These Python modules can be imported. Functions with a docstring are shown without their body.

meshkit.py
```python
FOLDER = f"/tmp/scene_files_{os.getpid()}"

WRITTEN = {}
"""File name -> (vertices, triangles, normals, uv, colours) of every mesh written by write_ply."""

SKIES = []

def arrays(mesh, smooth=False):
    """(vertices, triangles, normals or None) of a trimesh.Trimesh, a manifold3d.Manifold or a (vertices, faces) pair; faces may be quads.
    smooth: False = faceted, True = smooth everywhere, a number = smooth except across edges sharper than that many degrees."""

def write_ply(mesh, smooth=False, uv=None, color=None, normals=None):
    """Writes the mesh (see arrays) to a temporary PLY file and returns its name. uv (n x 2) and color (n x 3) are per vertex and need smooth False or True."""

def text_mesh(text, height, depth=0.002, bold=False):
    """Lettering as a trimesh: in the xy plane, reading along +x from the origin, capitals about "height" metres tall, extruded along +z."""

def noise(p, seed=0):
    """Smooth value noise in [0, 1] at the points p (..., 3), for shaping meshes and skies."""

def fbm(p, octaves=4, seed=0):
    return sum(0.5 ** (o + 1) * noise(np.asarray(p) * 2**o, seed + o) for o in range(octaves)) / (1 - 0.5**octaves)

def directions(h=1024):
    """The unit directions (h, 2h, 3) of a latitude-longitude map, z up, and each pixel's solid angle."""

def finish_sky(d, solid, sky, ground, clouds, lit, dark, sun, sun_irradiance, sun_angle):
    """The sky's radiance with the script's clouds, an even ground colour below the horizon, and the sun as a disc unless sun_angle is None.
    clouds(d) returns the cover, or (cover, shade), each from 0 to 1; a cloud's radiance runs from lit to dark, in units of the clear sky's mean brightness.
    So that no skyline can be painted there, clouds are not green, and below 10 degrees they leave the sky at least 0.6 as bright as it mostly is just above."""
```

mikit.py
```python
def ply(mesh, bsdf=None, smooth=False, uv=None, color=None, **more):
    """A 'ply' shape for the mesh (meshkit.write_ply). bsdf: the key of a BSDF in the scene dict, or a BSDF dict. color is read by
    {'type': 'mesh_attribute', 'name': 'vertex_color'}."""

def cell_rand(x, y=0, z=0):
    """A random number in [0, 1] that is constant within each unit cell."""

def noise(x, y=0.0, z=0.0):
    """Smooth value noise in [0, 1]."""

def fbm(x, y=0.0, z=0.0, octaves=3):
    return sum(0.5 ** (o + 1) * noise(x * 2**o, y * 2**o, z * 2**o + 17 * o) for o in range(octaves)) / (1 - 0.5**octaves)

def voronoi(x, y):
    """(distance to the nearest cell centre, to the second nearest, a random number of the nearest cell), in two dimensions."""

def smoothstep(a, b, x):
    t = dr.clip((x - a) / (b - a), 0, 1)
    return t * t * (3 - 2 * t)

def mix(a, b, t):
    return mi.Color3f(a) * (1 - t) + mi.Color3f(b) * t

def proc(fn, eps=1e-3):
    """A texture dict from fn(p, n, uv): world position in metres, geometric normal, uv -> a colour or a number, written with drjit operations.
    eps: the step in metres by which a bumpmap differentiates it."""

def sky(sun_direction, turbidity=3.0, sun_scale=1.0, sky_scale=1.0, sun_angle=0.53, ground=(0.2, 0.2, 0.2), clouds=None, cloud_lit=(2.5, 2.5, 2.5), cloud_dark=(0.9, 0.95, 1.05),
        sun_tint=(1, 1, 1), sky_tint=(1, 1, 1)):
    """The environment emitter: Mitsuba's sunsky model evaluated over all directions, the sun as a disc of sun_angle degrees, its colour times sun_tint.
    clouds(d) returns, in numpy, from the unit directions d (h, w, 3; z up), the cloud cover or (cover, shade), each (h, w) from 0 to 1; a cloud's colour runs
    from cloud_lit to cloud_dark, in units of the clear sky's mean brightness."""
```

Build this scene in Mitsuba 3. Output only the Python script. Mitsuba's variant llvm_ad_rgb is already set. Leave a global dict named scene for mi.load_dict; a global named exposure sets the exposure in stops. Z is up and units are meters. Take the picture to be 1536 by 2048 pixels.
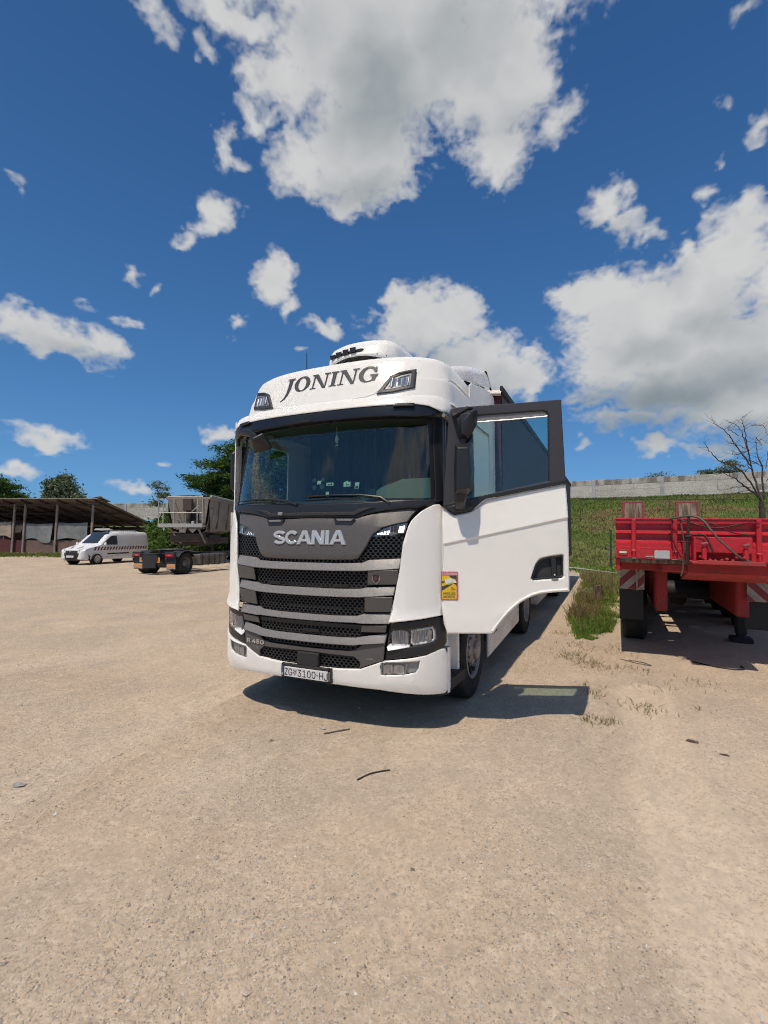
import math
import numpy as np, trimesh, mitsuba as mi, drjit as dr
import shapely
from shapely.geometry import Polygon, LineString, MultiPolygon, box as sbox
from shapely import affinity
from shapely.ops import split as ssplit, unary_union
import mikit, meshkit
from mikit import noise, fbm, voronoi, smoothstep, mix, proc

scene, labels = {}, {}
T = mi.ScalarTransform4f
RNG = np.random.default_rng(7)

# ------------------------------------------------------------------ camera, sky, exposure
# world: x to the right along the lorry's front, y backwards along the lorry, z up, metres; the lorry's front stands at y = 0
YAW, PITCH = math.radians(24.675), math.radians(2.752)
EYE = np.array([2.527, -3.794, 1.7187])
LOOK = np.array([-math.sin(YAW) * math.cos(PITCH), math.cos(YAW) * math.cos(PITCH), math.sin(PITCH)])
RIGHT, AHEAD = np.array([math.cos(YAW), math.sin(YAW), 0]), np.array([-math.sin(YAW), math.cos(YAW), 0])
scene['camera'] = {'type': 'perspective', 'fov': 2 * math.degrees(math.atan(768 / 969.6)), 'fov_axis': 'x', 'near_clip': 0.05, 'far_clip': 6000.0,
                   'to_world': T().look_at(origin=EYE.tolist(), target=(EYE + LOOK).tolist(), up=[0, 0, 1])}
SUN = np.array([-0.045, -0.55, 1.0])
exposure = 1.24

# clouds: (azimuth right of straight-behind-the-lorry, elevation, half width, half height, tilt, strength), degrees
CLOUDS = [(-25.2, 46.7, 8.7, 5.4, 0, 1.5), (-27.3, 39.5, 5.7, 4.4, 0, 1.3), (-12.4, 44.4, 5.1, 5.2, -1, 1.25), (-11.6, 38.4, 2.9, 2.9, -1, 1.0), (-42.0, 46.8, 3.8, 1.4, 1, 1.0), (-34.3, 38.3, 3.3, 2.7, 1, 0.9), (-37.3, 43.1, 3.5, 2.3, 1, 0.9), (-40.7, 40.6, 1.6, 1.8, 31, 0.66), (-43.2, 38.4, 1.3, 1.6, 31, 0.66), (-46.1, 44.0, 0.9, 1.2, 21, 0.52), (-50.9, 45.4, 1.8, 1.3, -28, 0.6), (-4.8, 39.4, 2.7, 1.7, 39, 0.62), (-22.7, 53.4, 15.3, 5.3, 0, 1.4), (-30.0, 35.4, 3.0, 1.7, 0, 0.9), (-8.3, 43.3, 2.5, 3.6, -1, 0.95), (-44.9, 32.2, 3.6, 1.4, 33, 0.85), (-47.3, 30.2, 1.8, 0.8, 21, 0.6), (-37.9, 27.9, 2.0, 2.6, 1, 0.95), (-35.4, 25.2, 1.2, 1.5, 1, 0.62), (-52.7, 25.7, 1.3, 1.0, 31, 0.5), (-59.7, 18.5, 4.9, 1.6, -10, 0.95), (-62.3, 19.5, 1.7, 1.5, 2, 0.9), (-55.3, 19.0, 2.2, 1.4, 1, 0.85), (-53.0, 21.8, 1.9, 0.6, -11, 0.52), (-41.8, 22.6, 1.1, 0.9, 1, 0.52), (-31.2, 23.5, 2.0, 1.0, 0, 0.75), (-43.5, 11.3, 2.1, 1.1, 1, 0.8), (-59.9, 9.5, 3.4, 1.0, -3, 0.72), (-61.7, 6.6, 2.3, 0.6, 2, 0.5), (-52.4, 4.5, 3.2, 0.8, 1, 0.5), (-49.1, 7.6, 1.1, 0.5, 1, 0.46), (-61.6, 30.9, 1.1, 0.8, -38, 0.4), (-57.3, 21.8, 1.2, 0.6, 2, 0.42), (-49.7, 25.2, 0.5, 0.4, 1, 0.5), (-34.7, 20.4, 1.1, 0.7, 1, 0.42), (-20.3, 23.8, 5.2, 3.2, 0, 1.15), (-22.7, 26.1, 2.4, 1.6, 0, 0.95), (-16.2, 24.1, 2.8, 2.8, 0, 1.0), (-15.0, 19.4, 5.0, 3.2, 0, 1.1), (-9.3, 18.2, 3.3, 2.5, -1, 1.0), (-7.2, 16.1, 1.6, 1.6, -1, 0.6), (0.8, 32.4, 1.9, 2.0, -1, 0.98), (2.7, 30.3, 2.1, 1.5, -36, 0.8), (4.8, 28.7, 1.1, 0.8, -2, 0.52), (9.6, 31.1, 1.2, 1.0, 18, 0.52), (10.3, 29.2, 0.8, 0.6, -2, 0.4), (-2.7, 24.0, 3.0, 2.0, -1, 0.95), (0.6, 24.2, 3.1, 2.6, -1, 1.1), (4.1, 21.2, 6.6, 4.7, -1, 1.3), (9.0, 22.9, 4.8, 3.9, -2, 1.2), (7.9, 26.6, 1.4, 1.5, -2, 0.85), (12.4, 26.1, 2.9, 3.6, -2, 1.2), (14.0, 28.7, 1.5, 2.1, -2, 1.05), (10.1, 16.3, 8.7, 4.6, -2, 1.3), (1.7, 18.2, 5.1, 3.0, -1, 1.1), (11.9, 11.8, 6.1, 2.3, -2, 1.0), (3.9, 12.2, 6.3, 1.3, -1, 0.7), (-1.4, 15.1, 2.5, 2.1, -1, 0.6), (5.1, 9.6, 2.3, 0.7, -1, 0.75), (-2.0, 9.9, 1.2, 0.5, -1, 0.5), (10.3, 8.7, 3.6, 0.7, -2, 0.55), (12.0, 36.3, 0.8, 0.7, 28, 0.45), (14.3, 34.4, 1.0, 0.6, 18, 0.55), (14.0, 42.0, 1.3, 0.7, -2, 0.45), (10.7, 33.4, 0.6, 0.4, -2, 0.36), (17.2, 18.6, 4.6, 6.5, -2, 1.3), (16.3, 10.7, 4.8, 2.6, -2, 1.0)]
SHADES = [(-25.2, 43.5, 5.4, 5.1, 0, 0.75), (-27.6, 36.3, 4.4, 2.0, 0, 0.6), (-16.5, 46.4, 5.0, 3.7, -1, 0.55), (-32.6, 47.3, 3.3, 2.4, 1, 0.35), (-11.3, 40.6, 4.0, 2.2, -1, 0.3), (-19.2, 20.1, 4.5, 2.1, 0, 0.5), (-13.9, 17.1, 5.0, 2.2, -1, 0.5), (-58.5, 17.7, 4.4, 1.0, -10, 0.45), (6.2, 14.1, 9.5, 2.7, -1, 0.95), (12.0, 14.6, 5.3, 2.7, -2, 0.8), (4.5, 18.7, 4.4, 1.9, -1, 0.55), (11.0, 19.8, 3.5, 2.6, -2, 0.45), (3.4, 11.4, 7.3, 2.0, -1, 0.85), (12.6, 9.4, 5.6, 1.9, -2, 0.85), (1.9, 29.9, 2.2, 0.8, -1, 0.3), (-1.4, 14.5, 2.9, 2.1, -1, 0.8), (8.5, 20.7, 2.4, 1.8, -2, 0.4), (6.9, 24.7, 1.6, 1.7, -2, 0.3)]


def blob(q, p, az, el, w, h, tilt):
    """squared distance of the directions p from a cloud's centre, in cloud sizes"""
    a, e = math.radians(az), math.radians(el)
    c = np.array([math.sin(a) * math.cos(e), math.cos(a) * math.cos(e), math.sin(e)])
    u = np.array([math.cos(a), -math.sin(a), 0.0])
    v = np.cross(u, c)
    t = math.radians(tilt)
    u, v = u * math.cos(t) + v * math.sin(t), v * math.cos(t) - u * math.sin(t)
    return np.where(p @ c > 0.3, (p @ u / math.radians(w)) ** 2 + (p @ v / math.radians(h)) ** 2, 99)


def clouds(d):
    az = np.degrees(np.arctan2(d[..., 0], d[..., 1]))
    seen = (((np.abs(az + 24) < 66) & (d[..., 2] < 0.86)) | (d[..., 2] > 0.80)) & (d[..., 2] > -0.03) & (d[..., 1] > -0.25)
    cover, shade = np.zeros(seen.shape), np.zeros(seen.shape)
    # in view: the clouds of the list, their edges broken up by noise at several scales
    q = d[seen]
    w1 = np.stack([meshkit.fbm(q * 10 + k, 3, 11 + k) for k in (3, 7, 13)], -1) - 0.5
    w2 = np.stack([meshkit.fbm(q * 34 + k, 4, 41 + k) for k in (3, 7, 13)], -1) - 0.5
    p = q + 0.045 * w1 + 0.050 * w2
    field = np.zeros(len(q))
    for az_, el, w, h, tilt, s in CLOUDS:
        r2 = blob(q, p, az_, el, w, h, tilt)
        field = np.maximum(field, s * np.exp(-1.12 * r2)) + 0.10 * s * np.exp(-1.4 * r2)
    bill = meshkit.fbm(q * 17 + 9, 5, 31) - 0.5
    tuft = meshkit.fbm((q + 0.03 * w2) * np.array([70, 70, 90]) + 2, 4, 35) - 0.5
    wisp = meshkit.fbm((q + 0.02 * w2) * np.array([150, 150, 190]) + 6, 3, 37) - 0.5
    f = field + wisp * 0.34 * np.clip(field * 3, 0, 1) + bill * 0.70 * np.clip(field * 2.2, 0, 1) + tuft * 0.66 * np.clip(field * 3, 0, 1)
    c = np.clip((f - 0.20) / 0.66, 0, 1)
    cover[seen] = np.clip(c ** 1.1 * (2.0 - c), 0, 0.98)
    pp = q + 0.06 * w1 + 0.03 * w2
    sh = np.zeros(len(q))
    for az_, el, w, h, tilt, s in SHADES:
        sh = np.maximum(sh, s * np.exp(-blob(q, pp, az_, el, w, h, tilt)))
    lump = meshkit.fbm((q + 0.02 * w2) * 26 + 4, 5, 51) - 0.5
    shade[seen] = sh + lump * 0.40 * np.clip(f * 1.2, 0, 1) + 0.02
    # the rest of the sky, behind and above the camera, carries on with scattered cumulus
    q = d[~seen]
    o = np.clip((meshkit.fbm(q * np.array([3.2, 3.2, 5]) + 5, 5, 21) - 0.5) * 5.0, 0, 1.2)
    c = np.clip((o - 0.2) / 0.5, 0, 1)
    cover[~seen], shade[~seen] = c * c * (3 - 2 * c) * 0.95, np.clip(o - 0.4, 0, 0.6)
    return cover, np.clip(shade, 0, 1)


scene['sky'] = mikit.sky(SUN.tolist(), turbidity=3.0, sun_scale=0.97, sun_tint=(0.96, 1.0, 1.07), sky_scale=0.94, sky_tint=(0.50, 0.88, 1.18), ground=(0.30, 0.26, 0.21), clouds=clouds,
                         cloud_lit=(3.0, 3.02, 3.0), cloud_dark=(1.15, 1.36, 1.50))

# ------------------------------------------------------------------ helpers


def add(key, mesh, m, smooth=False, **kw):
    """one entry of the scene; a key that is taken gets the next three-digit number"""
    k, i = key, 0
    while k in scene:
        i += 1
        k = f'{key}_{i:03d}'
    scene[k] = mikit.ply(mesh, m, smooth, **kw) if not isinstance(mesh, dict) else mesh
    return k


def root(name, label, cat, group=None):
    k, i = name, 0
    while k in labels or k in scene:
        i += 1
        k = f'{name}_{i:03d}'
    labels[k] = {'label': label, 'category': cat}
    if group:
        labels[k]['group'] = group
    return k


def cat(*ms):
    ms = [m for m in ms if m is not None and len(m.faces)]
    v, f, n = [], [], 0
    for m in ms:
        v.append(np.asarray(m.vertices)); f.append(np.asarray(m.faces) + n); n += len(m.vertices)
    return trimesh.Trimesh(np.vstack(v), np.vstack(f), process=False)


def mirror(m):
    v = np.array(m.vertices); v[:, 0] *= -1
    return trimesh.Trimesh(v, np.array(m.faces)[:, ::-1], process=False)


def cbox(c, s, b=0.006, rz=0.0, rx=0.0, ry=0.0):
    """a box with chamfered edges: centre, full sizes"""
    h = np.array(s, float) / 2
    b = min(b, h.min() * 0.8)
    p = []
    for sx in (-1, 1):
        for sy in (-1, 1):
            for sz in (-1, 1):
                g = np.array([sx, sy, sz])
                for k in range(3):
                    q = g * (h - b); q[k] = g[k] * h[k]; p.append(q)
    m = trimesh.Trimesh(np.array(p)).convex_hull
    v = np.array(m.vertices)
    for ang, ax in ((rx, 0), (ry, 1), (rz, 2)):
        if ang:
            v = v @ trimesh.transformations.rotation_matrix(ang, np.eye(3)[ax])[:3, :3].T
    return trimesh.Trimesh(v + np.array(c), m.faces, process=False)


def hull(pts, r=0.0):
    pts = np.asarray(pts, float)
    if r:
        s = trimesh.creation.icosphere(1, r).vertices
        pts = (pts[:, None] + s[None]).reshape(-1, 3)
    m = trimesh.Trimesh(pts).convex_hull
    return trimesh.Trimesh(m.vertices, m.faces, process=False)


def tube(pts, r, n=8, cap=True):
    p = np.asarray(pts, float)
    r = np.broadcast_to(np.asarray(r, float), (len(p),))
    t = np.gradient(p, axis=0); t /= np.linalg.norm(t, axis=1, keepdims=True) + 1e-12
    a = np.cross(t[0], [0, 0, 1.0] if abs(t[0][2]) < 0.9 else [1.0, 0, 0]); a /= np.linalg.norm(a)
    ang = np.arange(n) * 2 * np.pi / n
    v = []
    for i in range(len(p)):
        a = a - t[i] * (a @ t[i]); a /= np.linalg.norm(a) + 1e-12
        b = np.cross(t[i], a)
        v.append(p[i] + r[i] * (np.cos(ang)[:, None] * a + np.sin(ang)[:, None] * b))
    v = np.vstack(v)
    f = []
    for i in range(len(p) - 1):
        for j in range(n):
            k = (j + 1) % n
            f += [[i * n + j, i * n + k, (i + 1) * n + k], [i * n + j, (i + 1) * n + k, (i + 1) * n + j]]
    if cap:
        for j in range(1, n - 1):
            f.append([0, j + 1, j]); o = (len(p) - 1) * n; f.append([o, o + j, o + j + 1])
    return trimesh.Trimesh(v, np.array(f), process=False)


def lathe(prof, c, axis='x', n=40):
    """profile of (radius, along) turned round an axis through c"""
    prof = np.asarray(prof, float)
    ang = np.arange(n) * 2 * np.pi / n
    k = len(prof)
    v = np.zeros((n, k, 3))
    v[..., 0] = prof[:, 1]
    v[..., 1] = np.cos(ang)[:, None] * prof[:, 0]
    v[..., 2] = np.sin(ang)[:, None] * prof[:, 0]
    v = v.reshape(-1, 3)
    if axis == 'y':
        v = v[:, [1, 0, 2]] * [-1, 1, 1]
    if axis == 'z':
        v = v[:, [1, 2, 0]]
    f = []
    for i in range(n):
        i2 = (i + 1) % n
        for j in range(k - 1):
            f += [[i * k + j, i2 * k + j, i2 * k + j + 1], [i * k + j, i2 * k + j + 1, i * k + j + 1]]
    return trimesh.Trimesh(v + np.array(c), np.array(f), process=False)


def tri(poly):
    out = []
    for g in getattr(poly, 'geoms', [poly]):
        if g.geom_type == 'Polygon' and g.area > 1e-8:
            try:
                v, f = trimesh.creation.triangulate_polygon(g, engine='earcut')
            except Exception:
                continue
            v, f = np.array(v), np.array(f)
            if len(f) == 0:
                continue
            e1, e2 = v[f[:, 1]] - v[f[:, 0]], v[f[:, 2]] - v[f[:, 0]]
            neg = e1[:, 0] * e2[:, 1] - e1[:, 1] * e2[:, 0] < 0
            f[neg] = f[neg][:, ::-1]
            out.append((v, f))
    return out


def polys(g):
    return [x for x in getattr(g, 'geoms', [g]) if x.geom_type == 'Polygon' and x.area > 1e-7]


def panel(poly, fn, depth=0.02, bevel=0.004, strip=0.08, cuts=(), back=False):
    """a sheet cut to the outline poly (across, up), bent by fn(across, up, height) -> xyz, with rounded-off edges and returns down to height 0"""
    V, F, n = [], [], 0
    for P in polys(poly):
        P = shapely.geometry.polygon.orient(P, 1.0)
        inner = P.buffer(-bevel, join_style=2) if bevel > 0 else P
        x0, _, x1, _ = P.bounds
        xs = np.linspace(x0, x1, max(2, int(math.ceil((x1 - x0) / strip)) + 1)) if strip else np.array([x0, x1])
        edge = P.boundary
        jobs = [(inner, True)]
        if bevel > 0:
            jobs.append((P.difference(inner), False))
        for reg, top in jobs:
            if reg.is_empty:
                continue
            for a, b in zip(xs[:-1], xs[1:]):
                pieces = [reg.intersection(sbox(a, -99, b, 99))]
                for c in cuts:
                    pieces = [q for p in pieces for g in polys(p) for q in ssplit(g, c).geoms]
                for piece in pieces:
                    for v, f in tri(piece):
                        if top:
                            h = np.full(len(v), depth)
                        else:
                            dist = shapely.distance(shapely.points(v), edge)
                            h = np.where(dist > bevel * 0.5, depth, depth - bevel)
                        V.append(np.c_[v, h]); F.append(f + n); n += len(v)
        rings = [P.exterior, *P.interiors]
        for ring in rings:
            c = np.array(ring.coords)
            pts = []
            for a, b in zip(c[:-1], c[1:]):
                m = [0.0]
                if abs(b[0] - a[0]) > 1e-9:
                    m += [t for t in (xs - a[0]) / (b[0] - a[0]) if 1e-6 < t < 1 - 1e-6]
                pts += [a + t * (b - a) for t in sorted(m)]
            pts = np.array(pts)
            k = len(pts)
            V.append(np.vstack([np.c_[pts, np.full(k, depth - bevel)], np.c_[pts, np.zeros(k)]]))
            i = np.arange(k); j = (i + 1) % k
            F.append(np.vstack([np.c_[i, i + k, j + k], np.c_[i, j + k, j]]) + n); n += 2 * k
        if back:
            for a, b in zip(xs[:-1], xs[1:]):
                for v, f in tri(P.intersection(sbox(a, -99, b, 99))):
                    V.append(np.c_[v, np.zeros(len(v))]); F.append(f[:, ::-1] + n); n += len(v)
    V, F = np.vstack(V), np.vstack(F)
    m = trimesh.Trimesh(V, F, process=False)
    m.merge_vertices(digits_vertex=6)
    m.update_faces(m.nondegenerate_faces())
    m.vertices = fn(m.vertices[:, 0], m.vertices[:, 1], m.vertices[:, 2])
    return m


def frame(o, u, v, w):
    """fn for panel(): a flat sheet at o, across along u, up along v, facing w"""
    o, u, v, w = (np.asarray(a, float) for a in (o, u, v, w))
    return lambda x, z, h: o + x[:, None] * u + z[:, None] * v + h[:, None] * w


def sym(pts):
    """the outline of which the right half is given, from the middle round to the middle"""
    return Polygon(list(pts) + [(-x, z) for x, z in reversed(pts) if abs(x) > 1e-9])


def rrect(x0, z0, x1, z1, r=0.01, k=3):
    return sbox(x0 + r, z0 + r, x1 - r, z1 - r).buffer(r, quad_segs=k)


def quadmesh(P):
    """a grid of points (n, m, 3) as a mesh"""
    n, m = P.shape[:2]
    i, j = np.meshgrid(np.arange(n - 1), np.arange(m - 1), indexing='ij')
    a = (i * m + j).ravel()
    f = np.vstack([np.c_[a, a + m, a + m + 1], np.c_[a, a + m + 1, a + 1]])
    return trimesh.Trimesh(P.reshape(-1, 3), f, process=False)


def flip(m):
    return trimesh.Trimesh(m.vertices, np.asarray(m.faces)[:, ::-1], process=False)


def letters(text, height, width, fn, depth=0.004, bold=True, z0=0.0, x0=0.0):
    """lettering fitted to a width, laid on a surface by fn(across, up, height)"""
    m = meshkit.text_mesh(text, height, 1.0, bold)
    v = np.array(m.vertices)
    a, b = v[:, 0].min(), v[:, 0].max()
    return trimesh.Trimesh(fn(x0 + (v[:, 0] - a) / (b - a) * width, z0 + v[:, 1], v[:, 2] * depth), m.faces, process=False)


def place(m, M):
    return trimesh.Trimesh(np.c_[m.vertices, np.ones(len(m.vertices))] @ np.asarray(M)[:3].T, m.faces, process=False)


def rotz(deg, at=(0, 0, 0)):
    M = trimesh.transformations.rotation_matrix(math.radians(deg), [0, 0, 1])
    M[:3, 3] = at
    return M

# ------------------------------------------------------------------ materials


def mat(name, bsdf, two=True):
    scene[name] = {'type': 'twosided', 'b': bsdf} if two else bsdf


def rgb(*c):
    return {'type': 'rgb', 'value': list(c)}


def pr(col, rough=0.5, metal=0.0, **k):
    return {'type': 'principled', 'base_color': rgb(*col) if isinstance(col, (tuple, list)) else col, 'roughness': rough, 'metallic': metal, **k}


def specks(a, b, f, lo=0.45, hi=0.6, f2=None):
    """two colours in patches with a grain of their own"""
    def fn(p, n, uv):
        g = fbm(p.x * f + 3.1, p.y * f, p.z * f, 4)
        h = noise(p.x * (f2 or f * 9), p.y * (f2 or f * 9), p.z * (f2 or f * 9))
        return mix(a, b, smoothstep(lo, hi, g * 0.7 + h * 0.3))
    return proc(fn)


mat('m_white', pr((0.80, 0.79, 0.755), 0.2, specular=0.5))
mat('m_white_dusty', pr(specks((0.62, 0.56, 0.47), (0.74, 0.71, 0.65), 5, 0.35, 0.6), 0.5))
mat('m_silver', pr((0.195, 0.188, 0.183), 0.38))
mat('m_grey', pr((0.088, 0.083, 0.081), 0.42))
mat('m_black', pr((0.016, 0.017, 0.020), 0.36))
mat('m_blackmat', pr((0.022, 0.022, 0.023), 0.65))
mat('m_meshblack', pr((0.022, 0.023, 0.025), 0.42))
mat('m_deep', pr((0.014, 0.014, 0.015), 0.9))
mat('m_frame', pr((0.040, 0.040, 0.048), 0.5))
mat('m_visor', pr((0.012, 0.014, 0.02), 0.22))
mat('m_logo', pr((0.62, 0.61, 0.60), 0.33, 0.55))
mat('m_chrome', {'type': 'roughconductor', 'material': 'Al', 'alpha': 0.25})
mat('m_reflector', pr((0.46, 0.46, 0.47), 0.28, 0.8))
mat('m_lamp', pr((0.30, 0.30, 0.30), 0.35, 0.3))
mat('m_drl', pr((0.74, 0.74, 0.75), 0.22))
mat('m_letter', pr((0.05, 0.052, 0.058), 0.5))
mat('m_rubber', pr(specks((0.014, 0.014, 0.014), (0.030, 0.028, 0.025), 9, 0.42, 0.66), 0.85))
mat('m_rim', pr(specks((0.42, 0.36, 0.31), (0.30, 0.24, 0.20), 12, 0.4, 0.6), 0.5, 0.2))
mat('m_plate', pr((0.62, 0.62, 0.62), 0.4))
mat('m_plateblue', pr((0.05, 0.06, 0.16), 0.4))
mat('m_red', pr((0.42, 0.012, 0.02), 0.4))
mat('m_yellow', pr((0.70, 0.47, 0.02), 0.45))
mat('m_pink', pr((0.52, 0.09, 0.17), 0.45))
mat('m_orange', pr((0.75, 0.25, 0.03), 0.45))
mat('m_paper', pr((0.62, 0.66, 0.60), 0.6))
mat('m_tagdark', pr((0.06, 0.075, 0.08), 0.6))
mat('m_interior', pr((0.035, 0.037, 0.04), 0.8))
mat('m_interior_light', pr((0.16, 0.17, 0.165), 0.85))
mat('m_curtain', pr((0.042, 0.052, 0.055), 0.9))
mat('m_tarp', pr((0.045, 0.036, 0.036), 0.62))
mat('m_maroon', pr((0.10, 0.028, 0.028), 0.6))
mat('m_glass', {'type': 'thindielectric', 'int_ior': 1.5, 'specular_transmittance': rgb(0.50, 0.69, 0.63)}, False)
mat('m_clear', {'type': 'thindielectric', 'int_ior': 1.45, 'specular_transmittance': rgb(0.94, 0.95, 0.95)}, False)
mat('m_carglass', pr((0.03, 0.04, 0.05), 0.06, specular=0.8))
mat('m_mirror', {'type': 'conductor', 'material': 'Al'})
mat('m_steel', pr(specks((0.30, 0.29, 0.27), (0.20, 0.18, 0.16), 8), 0.55, 0.4))

# ------------------------------------------------------------------ ground
TRACK = np.array([(2.84, 2.4), (2.86, 1.2), (2.90, 0.3), (2.95, -0.6), (3.01, -1.2), (3.05, -2.4)])
TRACKS = [(TRACK, 0.17), (np.array([(2.36, 1.4), (2.52, 0.1), (2.66, -0.9), (2.74, -2.2)]), 0.16), (np.array([(-1.05, -2.4), (-1.2, -1.1), (-1.32, 0.4), (-1.9, 2.4)]), 0.20),
          (np.array([(-0.22, -2.5), (-0.45, -1.8), (-0.6, -1.0), (-0.45, 0.1)]), 0.18), (np.array([(0.9, -3.0), (1.3, -2.4), (1.65, -1.9), (2.1, -1.4)]), 0.14),
          (np.array([(-5.2, -1.5), (-4.3, 0.6), (-4.2, 3.4), (-5.0, 7.0)]), 0.3), (np.array([(-7.6, -1.0), (-6.7, 1.4), (-6.5, 4.4), (-7.4, 9.0)]), 0.3)]


def seg_dist(x, y, line):
    d, s = np.full(x.shape, 99.0), np.zeros(x.shape)
    run = 0.0
    for a, b in zip(line[:-1], line[1:]):
        L = np.linalg.norm(b - a); u = (b - a) / L
        t = np.clip((x - a[0]) * u[0] + (y - a[1]) * u[1], 0, L)
        dd = np.hypot(x - a[0] - t * u[0], y - a[1] - t * u[1])
        side = np.where((x - a[0]) * u[1] - (y - a[1]) * u[0] > 0, 1, -1)
        s = np.where(dd < np.abs(d), run + t, s); d = np.where(dd < np.abs(d), dd * side, d); run += L
    return d, s


def rough(x, y):
    q = np.stack([x, y, 0 * x], -1)
    h = 0.030 * (meshkit.fbm(q * 0.55, 3, 5) - 0.5) + 0.016 * (meshkit.fbm(q * 3.1, 4, 6) - 0.5)
    lump = np.clip(meshkit.fbm(q * 1.1 + 4, 3, 8) - 0.46, 0, 1) * 5
    h += 0.016 * np.clip(lump, 0, 1) * (meshkit.fbm(q * 13, 3, 9) - 0.5)
    for line, w in TRACKS:
        d, s = seg_dist(x, y, line)
        a = np.abs(d) / w
        flat = np.exp(-a ** 6)
        h = h * (1 - 0.7 * flat) - 0.012 * flat + 0.009 * np.exp(-((a - 1.15) / 0.16) ** 2)
        h -= 0.006 * flat * (np.sin(s * 2 * np.pi / 0.09 + np.sign(d) * 0.8 + d * 14) > 0.2) * (meshkit.noise(q * 2.2 + 1, 3) > 0.42)
    return h


def lines(parts):
    out = [parts[0][0]]
    for a, b, step in parts:
        n = max(1, int(round((b - a) / step)))
        out += list(a + (b - a) * np.arange(1, n + 1) / n)
    return np.array(out)


gx = lines([(-900, -100, 100), (-100, -30, 10), (-30, -8, 0.8), (-8, -2.2, 0.09), (-2.2, 4.2, 0.03), (4.2, 8, 0.12), (8, 30, 0.8), (30, 100, 10), (100, 900, 100)])
gy = lines([(-300, -60, 40), (-60, -6, 4), (-6, -2.9, 0.3), (-2.9, 1.6, 0.028), (1.6, 6, 0.07), (6, 14, 0.2), (14, 40, 0.8), (40, 100, 6), (100, 1500, 100)])
GX, GY = np.meshgrid(gx, gy, indexing='ij')
near = np.exp(-np.maximum(0, np.hypot(GX, GY) - 9) / 6)
GZ = rough(GX, GY) * near
TRUCK_Z = 0.0
TB = [(-1.05, -2.4), (-1.2, -1.1), (-1.32, 0.4), (-1.9, 2.4)]
TC = [(-5.2, -1.5), (-4.3, 0.6), (-4.2, 3.4), (-5.0, 7.0)]
TA = [(2.84, 2.4), (2.88, 0.7), (2.95, -0.6), (3.05, -2.4)]


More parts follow.
